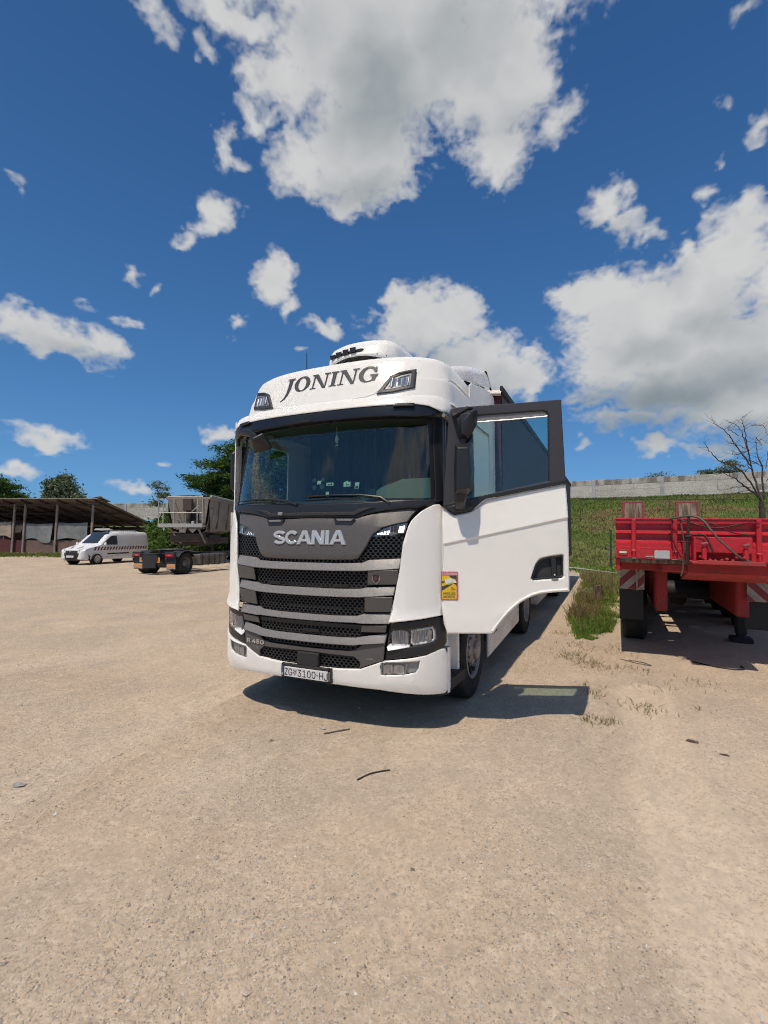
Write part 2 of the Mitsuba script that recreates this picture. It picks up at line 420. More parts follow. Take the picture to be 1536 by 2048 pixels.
def ground_colour(p, n, uv):
    x, y = p.x, p.y
    a = fbm(x * 0.35 + 3, y * 0.35, 0.0, 4)
    b = fbm(x * 1.7, y * 1.7 + 9, 0.0, 4)
    g = fbm(x * 9, y * 9, 0.0, 3)
    f1 = noise(x * 75, y * 75, 0.0)
    f2 = noise(x * 190, y * 190, 3.0)
    sand, grey, pale, brown = (0.475, 0.385, 0.294), (0.430, 0.356, 0.283), (0.525, 0.436, 0.340), (0.405, 0.315, 0.234)
    c = mix(sand, grey, smoothstep(0.42, 0.62, b * 0.65 + a * 0.35))
    c = mix(c, pale, 0.6 * smoothstep(0.50, 0.72, fbm(x * 0.9 + 31, y * 0.9, 0.0, 4)))
    c = mix(c, brown, 0.45 * smoothstep(0.60, 0.74, fbm(x * 0.6 + 7, y * 0.6 + 70, 0.0, 5)))
    # compacted dust in the wheel tracks
    for pts, wide, much in ((TA, 0.36, 0.9), (TB, 0.30, 0.45), (TC, 0.45, 0.5)):
        d = mi.Float(9)
        for (ax, ay), (bx, by) in zip(pts[:-1], pts[1:]):
            L = math.hypot(bx - ax, by - ay); ux, uy = (bx - ax) / L, (by - ay) / L
            t = dr.clip((x - ax) * ux + (y - ay) * uy, 0, L)
            d = dr.minimum(d, dr.sqrt(dr.square(x - ax - t * ux) + dr.square(y - ay - t * uy)))
        c = mix(c, (0.535, 0.445, 0.35), much * smoothstep(wide, wide * 0.45, d + 0.22 * (g - 0.5) + 0.25 * (b - 0.5)))
    stone = smoothstep(0.60, 0.70, f1 * 0.6 + f2 * 0.4)
    pit = smoothstep(0.36, 0.26, f1 * 0.55 + f2 * 0.45)
    c = mix(c, (0.60, 0.54, 0.46), 0.30 * stone)
    c = mix(c, (0.24, 0.19, 0.145), 0.42 * pit * smoothstep(0.30, 0.5, g))
    return c * mi.Color3f(1.10, 1.085, 1.045) * (0.90 + 0.20 * g) * (0.86 + 0.16 * noise(x * 34, y * 34, 1.0) + 0.13 * noise(x * 120, y * 120, 4.0))


def ground_bump(p, n, uv):
    x, y = p.x, p.y
    k = smoothstep(0.40, 0.55, fbm(x * 1.3 + 8, y * 1.3, 0.0, 3))
    return 0.006 * k * fbm(x * 38, y * 38, 0.0, 3) + 0.0035 * fbm(x * 120, y * 120, 5.0, 2)


mat('m_ground', {'type': 'bumpmap', 't': proc(ground_bump, 2e-3), 'scale': 1.0, 'b': {'type': 'diffuse', 'reflectance': proc(ground_colour)}})
add('ground', quadmesh(np.stack([GX, GY, GZ], -1)), 'm_ground', True)
labels['ground'] = {'label': 'dusty beige yard of compacted sand and gravel with wheel tracks', 'kind': 'structure'}


def ground_z(x, y):
    x, y = np.asarray(x, float), np.asarray(y, float)
    return rough(x, y) * np.exp(-np.maximum(0, np.hypot(x, y) - 9) / 6)


# embankment behind the yard
def bank_z(x, y):
    t = np.clip((x + 34) / 26, 0, 1); t = t * t * (3 - 2 * t)
    yb = 38 - 17.5 * t + 0.6 * np.sin(x * 0.4)
    ye = 47.5 - 2 * (1 - t) - 0.12 * np.maximum(x, 0)
    u = np.clip((y - yb) / (ye - yb), 0, 1)
    q = np.stack([x, y, 0 * x], -1)
    return (3.7 + 1.5 * t) * (u * u * (3 - 2 * u)) ** 0.9 + 0.35 * (meshkit.fbm(q * 0.35, 3, 61) - 0.5) * np.clip(u * 4, 0, 1) - 0.03


bx_, by_ = np.meshgrid(lines([(-140, -40, 4), (-40, 30, 0.6), (30, 120, 4)]), lines([(19.5, 56, 0.6), (56, 120, 8)]), indexing='ij')


def bank_colour(p, n, uv):
    a = fbm(p.x * 0.22, p.y * 0.3, p.z * 0.5, 4)
    b = fbm(p.x * 1.9 + 5, p.y * 1.9, p.z * 1.9, 4)
    c = mix((0.095, 0.14, 0.036), (0.145, 0.15, 0.06), smoothstep(0.38, 0.62, a))
    c = mix(c, (0.17, 0.11, 0.065), 0.7 * smoothstep(0.54, 0.68, fbm(p.x * 0.3 + 40, p.y * 0.3, 0.0, 3)))
    return c * (0.65 + 0.7 * b)


mat('m_bank', {'type': 'diffuse', 'reflectance': proc(bank_colour)})
add('embankment', quadmesh(np.stack([bx_, by_, bank_z(bx_, by_)], -1)), 'm_bank', True)
labels['embankment'] = {'label': 'grassy embankment rising behind the yard to the concrete wall', 'kind': 'structure'}

# loose stones
ICO = trimesh.Trimesh([(1, 0, 0), (-1, 0, 0), (0, 1, 0), (0, -1, 0), (0, 0, 1), (0, 0, -1)], [(0, 2, 4), (2, 1, 4), (1, 3, 4), (3, 0, 4), (2, 0, 5), (1, 2, 5), (3, 1, 5), (0, 3, 5)], process=False)


def stones(P, R, seed):
    r = np.random.default_rng(seed)
    n = len(P)
    v = ICO.vertices[None] * (1 + 0.35 * r.uniform(-1, 1, (n, 6, 1)))
    s = np.stack([r.uniform(0.7, 1.4, n), r.uniform(0.7, 1.4, n), r.uniform(0.45, 0.8, n)], -1) * R[:, None]
    v = v * s[:, None]
    a = r.uniform(0, 2 * np.pi, n); c, q = np.cos(a)[:, None], np.sin(a)[:, None]
    v = np.stack([v[..., 0] * c - v[..., 1] * q, v[..., 0] * q + v[..., 1] * c, v[..., 2]], -1) + P[:, None]
    f = (ICO.faces[None] + (np.arange(n) * 6)[:, None, None]).reshape(-1, 3)
    pal = np.array([(0.45, 0.38, 0.31), (0.38, 0.33, 0.28), (0.54, 0.49, 0.42), (0.24, 0.20, 0.165), (0.48, 0.40, 0.32), (0.62, 0.59, 0.54)])
    col = pal[r.choice(6, n, p=[.33, .22, .15, .07, .20, .03])] * r.uniform(0.85, 1.12, (n, 1))
    return trimesh.Trimesh(v.reshape(-1, 3), f, process=False), np.repeat(col, 6, 0)


scene['m_stone'] = {'type': 'diffuse', 'reflectance': {'type': 'mesh_attribute', 'name': 'vertex_color'}}
r = np.random.default_rng(3)
N = 130000
dist = 1.3 + 8.5 * r.random(N) ** 1.5
ang = r.uniform(-0.75, 0.75, N)
px = EYE[0] + dist * (np.sin(ang) * RIGHT[0] + np.cos(ang) * AHEAD[0])
py = EYE[1] + dist * (np.sin(ang) * RIGHT[1] + np.cos(ang) * AHEAD[1])
dens = meshkit.fbm(np.stack([px * 0.9, py * 0.9, 0 * px], -1), 4, 17)
dt, _ = seg_dist(px, py, TRACK)
keep = (r.random(N) < np.clip((dens - 0.34) * 4.5, 0.14, 1)) & ((np.abs(dt) > 0.24) | (r.random(N) < 0.08))
px, py = px[keep], py[keep]
rad = 0.0022 + 0.0042 * r.random(len(px)) ** 2 + 0.012 * (r.random(len(px)) > 0.993) * r.random(len(px))
m, c = stones(np.stack([px, py, ground_z(px, py) + rad * 0.15], -1), rad, 5)
add('gravel', m, 'm_stone', False, color=c)
labels['gravel'] = {'label': 'loose small stones and grit strewn over the sandy yard', 'kind': 'stuff', 'category': 'gravel'}

# ------------------------------------------------------------------ the white lorry (tractor unit)
LORRY = root('lorry', 'white lorry parked in the yard with its driver door open, grey grille and roof lettering', 'lorry')


def L(path, mesh, m, smooth=35, **kw):
    return add(f'{LORRY}__{path}', mesh, m, smooth, **kw)


def bow(x, W=1.25, D=0.55, n=2.6):
    t = np.clip(np.abs(x) / W, 0, 1)
    return D * (1 - np.maximum(1 - t ** n, 0) ** (1 / n))


def yg(z):
    return np.where(z < 1.55, 0.0, (z - 1.55) * 0.12)


def face(off=0.0, y0=yg, W=1.25, tilt=0.0, zt=0.0):
    """front of the lorry: a sheet lying on the bowed front, sunk by off; tilt brings its lower part forward"""
    def fn(x, z, h):
        return np.stack([x, y0(z) + bow(x, W) + off - h - tilt * (zt - z), z], -1)
    return fn


FACE = face()


def grille(poly, off, y0=yg, px=0.044, pz=0.0235, bar=0.0055, depth=0.010):
    """a sheet pierced with rows of flat hexagons"""
    x0, z0, x1, z1 = poly.bounds
    inner = poly.buffer(-0.004)
    holes = []
    for r_ in range(int((z1 - z0) / pz) + 3):
        zc = z0 + (r_ - 1) * pz
        for k in range(int((x1 - x0) / px) + 3):
            xc = x0 + (k - 1) * px + (px / 2 if r_ % 2 else 0)
            w, h = px / 2 - bar * 0.75, pz / 2 + 0.0028
            hx = Polygon([(xc - w, zc), (xc - w * 0.55, zc + h - bar * 0.5), (xc + w * 0.55, zc + h - bar * 0.5), (xc + w, zc), (xc + w * 0.55, zc - h + bar * 0.5), (xc - w * 0.55, zc - h + bar * 0.5)])
            if hx.intersects(inner):
                c = hx.intersection(inner)
                if c.geom_type == 'Polygon' and c.area > 6e-5:
                    holes.append(c)
    sheet = poly.difference(unary_union([h.buffer(-0.0006, join_style=2) for h in holes]))
    return panel(sheet, face(off, y0), depth, 0.0, 0.16)


# --- grille
hood_R = [(0, 1.495), (0.30, 1.497), (0.47, 1.502), (0.524, 1.513), (0.557, 1.555), (0.604, 1.632), (0.637, 1.703), (0.664, 1.737), (0.696, 1.757), (0.727, 1.783), (0.789, 1.803), (0.86, 1.82), (0.937, 1.836),
          (0.967, 1.897), (1.003, 1.945), (0.95, 1.957), (0.727, 1.930), (0.621, 1.911), (0.529, 1.884), (0.487, 1.868), (0.27, 1.872), (0, 1.878)]
hood = sym(hood_R)
zc_ = LineString([(-2, 1.80), (2, 1.80)])
zd_ = LineString([(-2, 1.56), (2, 1.56)])


def hood_fn(x, z, h):
    top = np.clip((z - 1.80) / 0.1, 0, 1.6)
    low = np.clip((1.56 - z) / 0.07, 0, 1)
    return np.stack([x, yg(z) + bow(x) - h - 0.012 * np.clip((0.62 - np.abs(x)) / 0.2, 0, 1) + 0.030 * top + 0.02 * low, z], -1)


L('hood_panel', panel(hood, hood_fn, 0.016, 0.006, 0.06, cuts=(zc_, zd_)), 'm_grey')
L('grille_backing', panel(sym([(0, 0.50), (0.7, 0.55), (0.86, 0.98), (0.93, 1.75), (1.05, 1.99), (0, 1.99)]), face(0.10), 0.005, 0, 0.12), 'm_deep')
# recessed hand holds in the hood's upper edge
for s in (-1, 1):
    hh = Polygon([(s * 0.272, 1.874), (s * 0.49, 1.872), (s * 0.455, 1.806), (s * 0.295, 1.812)])
    k = L('hood_hold', panel(hh, face(-0.020, W=1.25), 0.007, 0.002, 0.08), 'm_black')
    scene[k + '__lip'] = mikit.ply(panel(Polygon([(s * 0.300, 1.868), (s * 0.470, 1.866), (s * 0.448, 1.846), (s * 0.312, 1.85)]), face(-0.026, W=1.25), 0.005, 0.002, 0.08), 'm_silver')
cowl = sym([(0, 1.884), (0.27, 1.878), (0.485, 1.874), (0.525, 1.890), (0.62, 1.917), (0.727, 1.937), (0.95, 1.964), (1.008, 1.956), (1.06, 1.985), (1.15, 2.012), (1.19, 2.035), (0.9, 2.03), (0.5, 2.012), (0, 2.008)])
L('cowl', panel(cowl, face(0.03), 0.03, 0.008, 0.08), 'm_black')
L('cowl_ridge', panel(sym([(0, 1.90), (0.47, 1.895), (0.53, 1.925), (0.60, 1.95), (0.66, 1.965), (0.60, 1.972), (0.5, 1.957), (0.46, 1.93), (0, 1.935)]), face(0.0), 0.018, 0.006, 0.08), 'm_blackmat')
L('grille_mesh', grille(sym([(0, 1.462), (0.30, 1.464), (0.58, 1.472), (0.622, 1.50), (0.893, 1.523), (0.910, 1.726), (0.62, 1.70), (0.50, 1.51), (0, 1.505)]), 0.022), 'm_meshblack', 20)
L('grille_mesh', grille(sym([(0, 1.243), (0.5, 1.25), (0.592, 1.262), (0.622, 1.402), (0.3, 1.398), (0, 1.396)]), 0.022), 'm_meshblack', 20)
L('grille_mesh', grille(sym([(0, 0.997), (0.5, 1.003), (0.563, 1.012), (0.592, 1.172), (0.3, 1.168), (0, 1.166)]), 0.022), 'm_meshblack', 20)
L('grille_mesh', grille(sym([(0, 0.812), (0.5, 0.82), (0.53, 0.832), (0.55, 0.900), (0, 0.895)]), 0.022), 'm_meshblack', 20)
L('grille_mesh', grille(sym([(0, 0.70), (0.45, 0.705), (0.503, 0.722), (0.503, 0.752), (0, 0.752)]), 0.03), 'm_meshblack', 20)
L('grille_mesh', grille(sym([(0, 0.535), (0.40, 0.545), (0.535, 0.552), (0.541, 0.606), (0.485, 0.650), (0, 0.656)]), 0.022), 'm_meshblack', 20)
L('grille_lip', panel(sym([(0, 0.893), (0.548, 0.900), (0.56, 0.935), (0, 0.938)]), face(0.012), 0.012, 0.004), 'm_black')
slats = [  # centre top, wing top inner, wing top outer, wing bottom outer, wing bottom inner, centre bottom, inner x, outer x
    (1.468, 1.502, 1.518, 1.428, 1.409, 1.400, 0.617, 0.892, 0.560),
    (1.240, 1.262, 1.278, 1.200, 1.180, 1.170, 0.600, 0.845, 0.545),
    (1.001, 1.029, 1.043, 0.957, 0.949, 0.947, 0.570, 0.815, 0.510),
    (0.812, 0.833, 0.868, 0.788, 0.768, 0.752, 0.563, 0.770, 0.500)]
for ct, wi, wo, bo, bi, cb, xi, xo, xc in slats:
    o = sym([(0, cb), (xc * 0.6, cb + 0.002), (xc, cb + 0.006), (xi, bi), (xo, bo), (xo + 0.006, wo), (xi, wi), (xc, ct + 0.008), (xc * 0.6, ct + 0.001), (0, ct)])
    zt = (ct + wo) / 2
    L('grille_slat', panel(o, face(0.012, tilt=0.50, zt=zt), 0.014, 0.005, 0.07), 'm_silver')
# the darker plates beside the meshes
for zb, zt, xa, xb in ((1.285, 1.412, 0.625, 0.884), (1.048, 1.182, 0.598, 0.838), (0.872, 0.935, 0.565, 0.785)):
    for s in (-1, 1):
        L('grille_plate', panel(Polygon([(s * (xa - 0.012), zb), (s * xb * 0.985, zb + 0.008), (s * xb, zt + 0.006), (s * xa, zt)]), face(0.0, tilt=-0.16, zt=zb), 0.012, 0.004, 0.07), 'm_grey')
low = sym([(0, 0.660), (0.49, 0.655), (0.547, 0.608), (0.54, 0.558), (0.752, 0.640), (0.765, 0.786), (0.565, 0.764), (0.50, 0.716), (0.43, 0.700), (0, 0.696)])
L('lower_grille_panel', panel(low, face(0.004), 0.012, 0.004, 0.07), 'm_grey')
for s in (-1, 1):
    L('tow_cover', panel(Polygon([(s * 0.545, 0.563), (s * 0.690, 0.622), (s * 0.655, 0.650), (s * 0.585, 0.645), (s * 0.55, 0.612)]), face(-0.006), 0.008, 0.003), 'm_grey')
    L('tow_slot', panel(rrect(s * 0.365 - 0.07, 1.252, s * 0.365 + 0.07, 1.282, 0.012), face(0.0), 0.010, 0.003), 'm_deep')
L('tow_slot', panel(rrect(-0.04, 0.836, 0.14, 0.866, 0.012), face(0.0), 0.010, 0.003), 'm_deep')
L('sensor_cover', panel(rrect(-0.085, 0.535, 0.145, 0.655, 0.014), face(0.0), 0.03, 0.006), 'm_blackmat')
# maker's lettering and badge
arc = lambda cx, cy, rx, ry, t0, t1: [(cx + rx * math.cos(math.radians(t)), cy + ry * math.sin(math.radians(t))) for t in np.linspace(t0, t1, 16)]
thick = lambda pts, w: LineString(pts).buffer(w / 2, cap_style=2, join_style=1)
S_ = thick(arc(0.50, 0.715, 0.36, 0.175, 15, 265) + arc(0.54, 0.285, 0.36, 0.175, 85, -165), 0.22)
C_ = thick(arc(0.52, 0.50, 0.40, 0.39, 38, 322), 0.23)
A_ = Polygon([(0, 0), (0.40, 1), (0.72, 1), (1.12, 0), (0.84, 0), (0.76, 0.20), (0.36, 0.20), (0.28, 0)]).difference(Polygon([(0.44, 0.37), (0.56, 0.74), (0.68, 0.37)]))
N_ = Polygon([(0, 0), (0, 1), (0.30, 1), (0.66, 0.42), (0.66, 1), (0.92, 1), (0.92, 0), (0.62, 0), (0.26, 0.58), (0.26, 0)])
I_ = sbox(0, 0, 0.27, 1)
pos, glyphs = 0.0, []
for g, w in ((S_, 0.97), (C_, 0.90), (A_, 1.09), (N_, 0.98), (I_, 0.30), (A_, 1.12)):
    glyphs.append(affinity.translate(g, pos, 0)); pos += w
fx, fz = 0.80 / pos, 0.130
for g in glyphs:
    L('front_letter', panel(affinity.translate(affinity.scale(g, fx, fz, origin=(0, 0)), -0.384, 1.634), lambda x, z, h: np.stack([x, yg(z) + bow(x) - 0.026 - h, z], -1), 0.016, 0.005, 0.1), 'm_logo')
bx, bz = 0.695, 1.345
shield = affinity.translate(Polygon([(-0.036, 0.03), (-0.018, 0.046), (0, 0.040), (0.018, 0.046), (0.036, 0.03), (0.034, -0.02), (0.0, -0.055), (-0.034, -0.02)]), bx, bz)
L('badge', panel(shield, face(-0.012), 0.012, 0.004), 'm_lamp')
L('badge__shield', panel(shield.buffer(-0.010), face(-0.0235), 0.004, 0.001), 'm_black')
L('badge__centre', panel(Polygon([(bx + 0.015 * math.cos(t), bz - 0.003 + 0.022 * math.sin(t)) for t in np.linspace(0, 2 * math.pi, 15)[:-1]]), face(-0.0270), 0.004, 0.001), 'm_maroon')
L('model_lettering', letters('R 450', 0.036, 0.235, lambda x, z, h: np.stack([x, yg(z) + bow(x) - 0.012 - h, z], -1), 0.006, True, 0.672, -0.722), 'm_logo', False)

# --- white corner panels, headlamps, bumper
fend_R = [(1.19, 1.97), (1.172, 1.995), (1.14, 1.993), (1.097, 1.966), (1.05, 1.932), (1.006, 1.885), (0.975, 1.845), (0.954, 1.795), (0.935, 1.72), (0.917, 1.64), (0.897, 1.433), (0.856, 1.208), (0.818, 0.972), (0.894, 0.981), (1.071, 1.001), (1.194, 1.020)]
ridge = LineString([(0.5, 1.70), (1.4, 1.60)])
base_ = LineString([(0.5, 1.05), (1.4, 1.13)])


def corner_fn(x, z, h):
    zr, zb = 1.70 - (x - 0.5) * 0.11, 1.05 + (x - 0.5) * 0.089
    sink = 0.045 * np.clip((x - 0.96) / 0.2, 0, 1) * np.clip((zr - z) / 0.06, 0, 1) * np.clip((z - 1.0) / 0.5, 0.2, 1)
    flare = 0.040 * np.clip((zb - z) / 0.06, 0, 1)
    return np.stack([x, yg(z) + bow(x) - h + 0.012 + sink - flare - 0.02 * np.clip((1.10 - np.abs(x)) / 0.15, 0, 1), z], -1)


cp = panel(Polygon(fend_R), corner_fn, 0.022, 0.008, 0.035, cuts=(ridge, base_))
L('corner_panel', cp, 'm_white'); L('corner_panel', mirror(cp), 'm_white')
# returns of the corner panels along the sides
for s in (-1, 1):
    ys = np.array([0.305, 0.34, 0.40]); zs = np.array([1.02, 1.3, 1.6, 1.97])
    g = np.array([[[s * (1.193 + 0.03 * (y - 0.305) / 0.1), y, z] for z in zs] for y in ys])
    L('corner_return', quadmesh(g), 'm_white', 30)
lamp_R = [(0.764, 0.643), (0.808, 0.962), (0.90, 0.970), (1.07, 0.992), (1.17, 1.008), (1.205, 0.995), (1.219, 0.90), (1.219, 0.776), (1.200, 0.735), (1.09, 0.690), (0.90, 0.662)]
lens_R = Polygon([(0.812, 0.905), (0.97, 0.908), (1.133, 0.932), (1.155, 0.90), (1.160, 0.815), (1.145, 0.79), (1.09, 0.772), (0.963, 0.757), (0.785, 0.758)])
for s in (1, -1):
    mm = (lambda m: m) if s > 0 else mirror
    hl = L('headlamp', mm(panel(Polygon(lamp_R).difference(lens_R), face(0.02), 0.022, 0.008, 0.035)), 'm_black')
    scene[hl + '__bowl'] = mikit.ply(mm(panel(lens_R.buffer(0.006), face(0.085), 0.004, 0, 0.04)), 'm_blackmat', 30)
    ribbed = lambda a, b, z0, dz, base: (lambda x, z, h: np.stack([x, yg(z) + bow(x) + base - h - 0.045 * ((x - (a + b) / 2) / (b - a) * 2) ** 2 - 0.04 * ((z - z0) / dz) ** 2 + 0.012 * np.sin(x * 190 + 2 * np.sin(z * 30)), z], -1))
    scene[hl + '__reflector'] = mikit.ply(mm(panel(rrect(0.815, 0.775, 0.955, 0.893, 0.02), ribbed(0.815, 0.955, 0.835, 0.06, 0.078), 0.004, 0, 0.007)), 'm_reflector', 30)
    scene[hl + '__reflector_001'] = mikit.ply(mm(panel(rrect(0.992, 0.79, 1.125, 0.905, 0.02), ribbed(0.992, 1.125, 0.85, 0.06, 0.078), 0.004, 0, 0.007)), 'm_reflector', 30)
    ring = Polygon([(0.97, 0.902), (1.13, 0.926), (1.148, 0.895), (1.152, 0.82), (1.138, 0.796), (1.09, 0.780), (0.985, 0.765), (0.965, 0.79), (0.968, 0.86)])
    scene[hl + '__ring'] = mikit.ply(mm(panel(ring.difference(ring.buffer(-0.018)), face(0.045), 0.026, 0.008, 0.035)), 'm_drl', 35)
    scene[hl + '__running_light'] = mikit.ply(mm(panel(Polygon([(0.795, 0.778), (0.96, 0.776), (0.963, 0.757), (0.80, 0.728), (0.780, 0.755)]), face(0.03, tilt=0.9, zt=0.772), 0.022, 0.004, 0.04)), 'm_drl', 35)
    scene[hl + '__lens'] = mikit.ply(mm(panel(lens_R.buffer(0.003), face(0.004), 0.0, 0, 0.04)), 'm_clear', True)
    L('headlamp_lip', mm(panel(Polygon([(0.80, 0.966), (0.90, 0.974), (1.07, 0.996), (1.19, 1.018), (1.19, 1.032), (1.07, 1.012), (0.90, 0.990), (0.81, 0.984)]), face(0.03), 0.012, 0.004, 0.035)), 'm_deep')
# bumper
fogs = Polygon([(0.733, 0.512), (0.733, 0.620), (0.90, 0.628), (1.048, 0.640), (1.035, 0.575), (1.012, 0.543), (0.955, 0.529), (0.85, 0.519)])
bump_R = [(0, 0.395), (0.35, 0.392), (0.708, 0.384), (0.95, 0.357), (1.10, 0.344), (1.205, 0.338), (1.228, 0.36), (1.232, 0.50), (1.228, 0.67), (1.215, 0.724), (1.195, 0.728), (1.09, 0.684), (0.95, 0.658), (0.76, 0.636), (0.545, 0.552), (0.40, 0.541), (0.27, 0.535), (0, 0.533)]


def bumper_fn(x, z, h):
    low_ = np.clip((0.445 - z) / 0.07, 0, 1.5)
    return np.stack([x, bow(x, 1.255) - h + 0.010 + 0.022 * low_ ** 1.5, z], -1)


bmesh = panel(sym(bump_R).difference(fogs).difference(affinity.scale(fogs, -1, 1, origin=(0, 0))), bumper_fn, 0.024, 0.008, 0.035, cuts=(LineString([(-2, 0.445), (2, 0.445)]),))
L('bumper', bmesh, 'm_white')
for s in (1, -1):   # seams between bumper middle and corners
    L('bumper__seam', panel(Polygon([(s * 0.7135, 0.381), (s * 0.7165, 0.381), (s * 0.7315, 0.60), (s * 0.7285, 0.60)]), lambda x, z, h: bumper_fn(x, z, h) - np.array([0, 0.0135, 0]), 0.012, 0, 0), 'm_deep')
# underside lip of the bumper, curling backwards
xs = np.linspace(-1.22, 1.22, 41)
zb = np.interp(np.abs(xs), [0, 0.35, 0.708, 0.95, 1.10, 1.22], [0.395, 0.392, 0.384, 0.357, 0.344, 0.340])
y_ = bow(xs, 1.255) + 0.03
P = np.stack([np.stack([xs, y_, zb + 0.001], -1), np.stack([xs * 0.995, y_ + 0.05, zb - 0.018], -1), np.stack([xs * 0.985, y_ * 0.8 + 0.19, zb - 0.055], -1), np.stack([xs * 0.975, y_ * 0.7 + 0.33, zb - 0.07], -1), np.stack([xs * 0.975, y_ * 0.7 + 0.36, zb], -1)], 1)
L('bumper_lip', quadmesh(P), 'm_blackmat', 40)
for s in (1, -1):
    mm = (lambda m: m) if s > 0 else mirror
    # bumper ends running back to the step well
    g = np.array([[[x, y, z] for z in (0.338, 0.42, 0.55, 0.70)] for x, y in ((1.226, 0.40), (1.236, 0.43), (1.205, 0.47))])
    fl = L('fog_lamp', mm(panel(fogs, face(0.035), 0.012, 0.003, 0.04)), 'm_lamp')
    glass = Polygon([(0.757, 0.530), (0.757, 0.606), (0.935, 0.612), (0.925, 0.540)])
    for j, (fa, fb) in enumerate(((0.762, 0.838), (0.842, 0.925))):
        scene[fl + '__reflector' + (f'_{j:03d}' if j else '')] = mikit.ply(mm(panel(rrect(fa, 0.535, fb, 0.604, 0.01), lambda x, z, h, a=fa, b=fb: np.stack([x, bow(x) + 0.032 - h - 0.030 * ((x - (a + b) / 2) / (b - a) * 2) ** 2 - 0.02 * ((z - 0.57) / 0.03) ** 2 + 0.004 * np.sin(x * 260), z], -1), 0.003, 0, 0.006)), 'm_reflector', 30)
    scene[fl + '__lens'] = mikit.ply(mm(panel(glass, face(-0.002), 0.0, 0, 0.04)), 'm_clear', True)
    scene[fl + '__bezel'] = mikit.ply(mm(panel(glass.buffer(0.014, join_style=2).difference(glass), face(0.008), 0.012, 0.003, 0.04)), 'm_silver', 30)
    # slim upper lamps beside the hood
    d_ = Polygon([(0.640, 1.702), (0.667, 1.733), (0.699, 1.752), (0.729, 1.778), (0.791, 1.798), (0.86, 1.815), (0.934, 1.829), (0.912, 1.735), (0.793, 1.718)])
    dl = L('position_lamp', mm(panel(d_, face(0.03), 0.01, 0.003, 0.04)), 'm_lamp')
    scene[dl + '__reflector'] = mikit.ply(mm(cat(panel(rrect(0.80, 1.737, 0.865, 1.800, 0.008), lambda x, z, h: np.stack([x, yg(z) + bow(x) + 0.018 - h - 0.02 * ((x - 0.83) / 0.03) ** 2, z], -1), 0.004, 0, 0.015),
                                               panel(rrect(0.872, 1.742, 0.915, 1.806, 0.008), face(0.02, tilt=0.5, zt=1.8), 0.004, 0, 0.015), *[panel(rrect(0.685 + 0.028 * i, 1.722, 0.706 + 0.028 * i, 1.742 + 0.006 * i, 0.004), face(0.016, tilt=0.6, zt=1.75), 0.006, 0.002, 0) for i in range(4)])), 'm_chrome', 40)
    scene[dl + '__socket'] = mikit.ply(mm(panel(rrect(0.803, 1.74, 0.862, 1.80, 0.012), face(0.0), 0.003, 0.0, 0.02)), 'm_blackmat', 40)
    scene[dl + '__lens'] = mikit.ply(mm(panel(d_, face(-0.003), 0.0, 0, 0.04)), 'm_clear', True)

# --- number plate
pf = lambda x, z, h: np.stack([x, -0.034 + bow(x) - h, z], -1)
pk = L('number_plate', panel(rrect(-0.215, 0.421, 0.268, 0.508, 0.008), pf, 0.010, 0.002, 0.2), 'm_plate')
scene[pk + '__holder'] = mikit.ply(panel(rrect(-0.257, 0.405, 0.285, 0.534, 0.006), lambda x, z, h: np.stack([x, -0.004 + bow(x) - h, z], -1), 0.028, 0.004, 0.2), 'm_blackmat', 30)
scene[pk + '__country_band'] = mikit.ply(panel(rrect(-0.250, 0.421, -0.219, 0.508, 0.005), pf, 0.010, 0.002, 0.2), 'm_plateblue', 30)
scene[pk + '__country_code'] = mikit.ply(letters('HR', 0.016, 0.02, lambda x, z, h: np.stack([x, -0.0445 + bow(x) - h, z], -1), 0.001, True, 0.430, -0.245), 'm_plate', False)
pl = lambda x, z, h: np.stack([x, -0.0445 + bow(x) - h, z], -1)
scene[pk + '__characters'] = mikit.ply(cat(letters('ZG', 0.062, 0.085, pl, 0.002, False, 0.434, -0.208), letters('3100', 0.062, 0.190, pl, 0.002, False, 0.434, -0.062), letters('H', 0.062, 0.042, pl, 0.002, False, 0.434, 0.166), letters('J', 0.062, 0.034, pl, 0.002, False, 0.430, 0.217),
                                           panel(rrect(0.140, 0.460, 0.151, 0.470, 0.002), pl, 0.002, 0, 0)), 'm_letter', False)
cz, cx_ = 0.466, -0.094
sh = Polygon([(cx_ - 0.020, cz + 0.028), (cx_ + 0.020, cz + 0.028), (cx_ + 0.019, cz - 0.006), (cx_, cz - 0.030), (cx_ - 0.019, cz - 0.006)])
chk = [sbox(cx_ - 0.02 + 0.008 * i, cz + 0.024 - 0.011 * j, cx_ - 0.012 + 0.008 * i, cz + 0.013 - 0.011 * j).intersection(sh) for i in range(5) for j in range(5) if (i + j) % 2 == 0]
scene[pk + '__crest'] = mikit.ply(panel(unary_union([c.buffer(-0.0006) for c in chk if c.area > 0]), pl, 0.0015, 0, 0), 'm_maroon', False)
scene[pk + '__clip'] = mikit.ply(cat(*[panel(rrect(a, 0.407, a + 0.008, 0.532, 0.003), lambda x, z, h: np.stack([x, -0.03 + bow(x) - h, z], -1), 0.022, 0.003, 0) for a in (0.256, 0.277)]), 'm_black', 30)

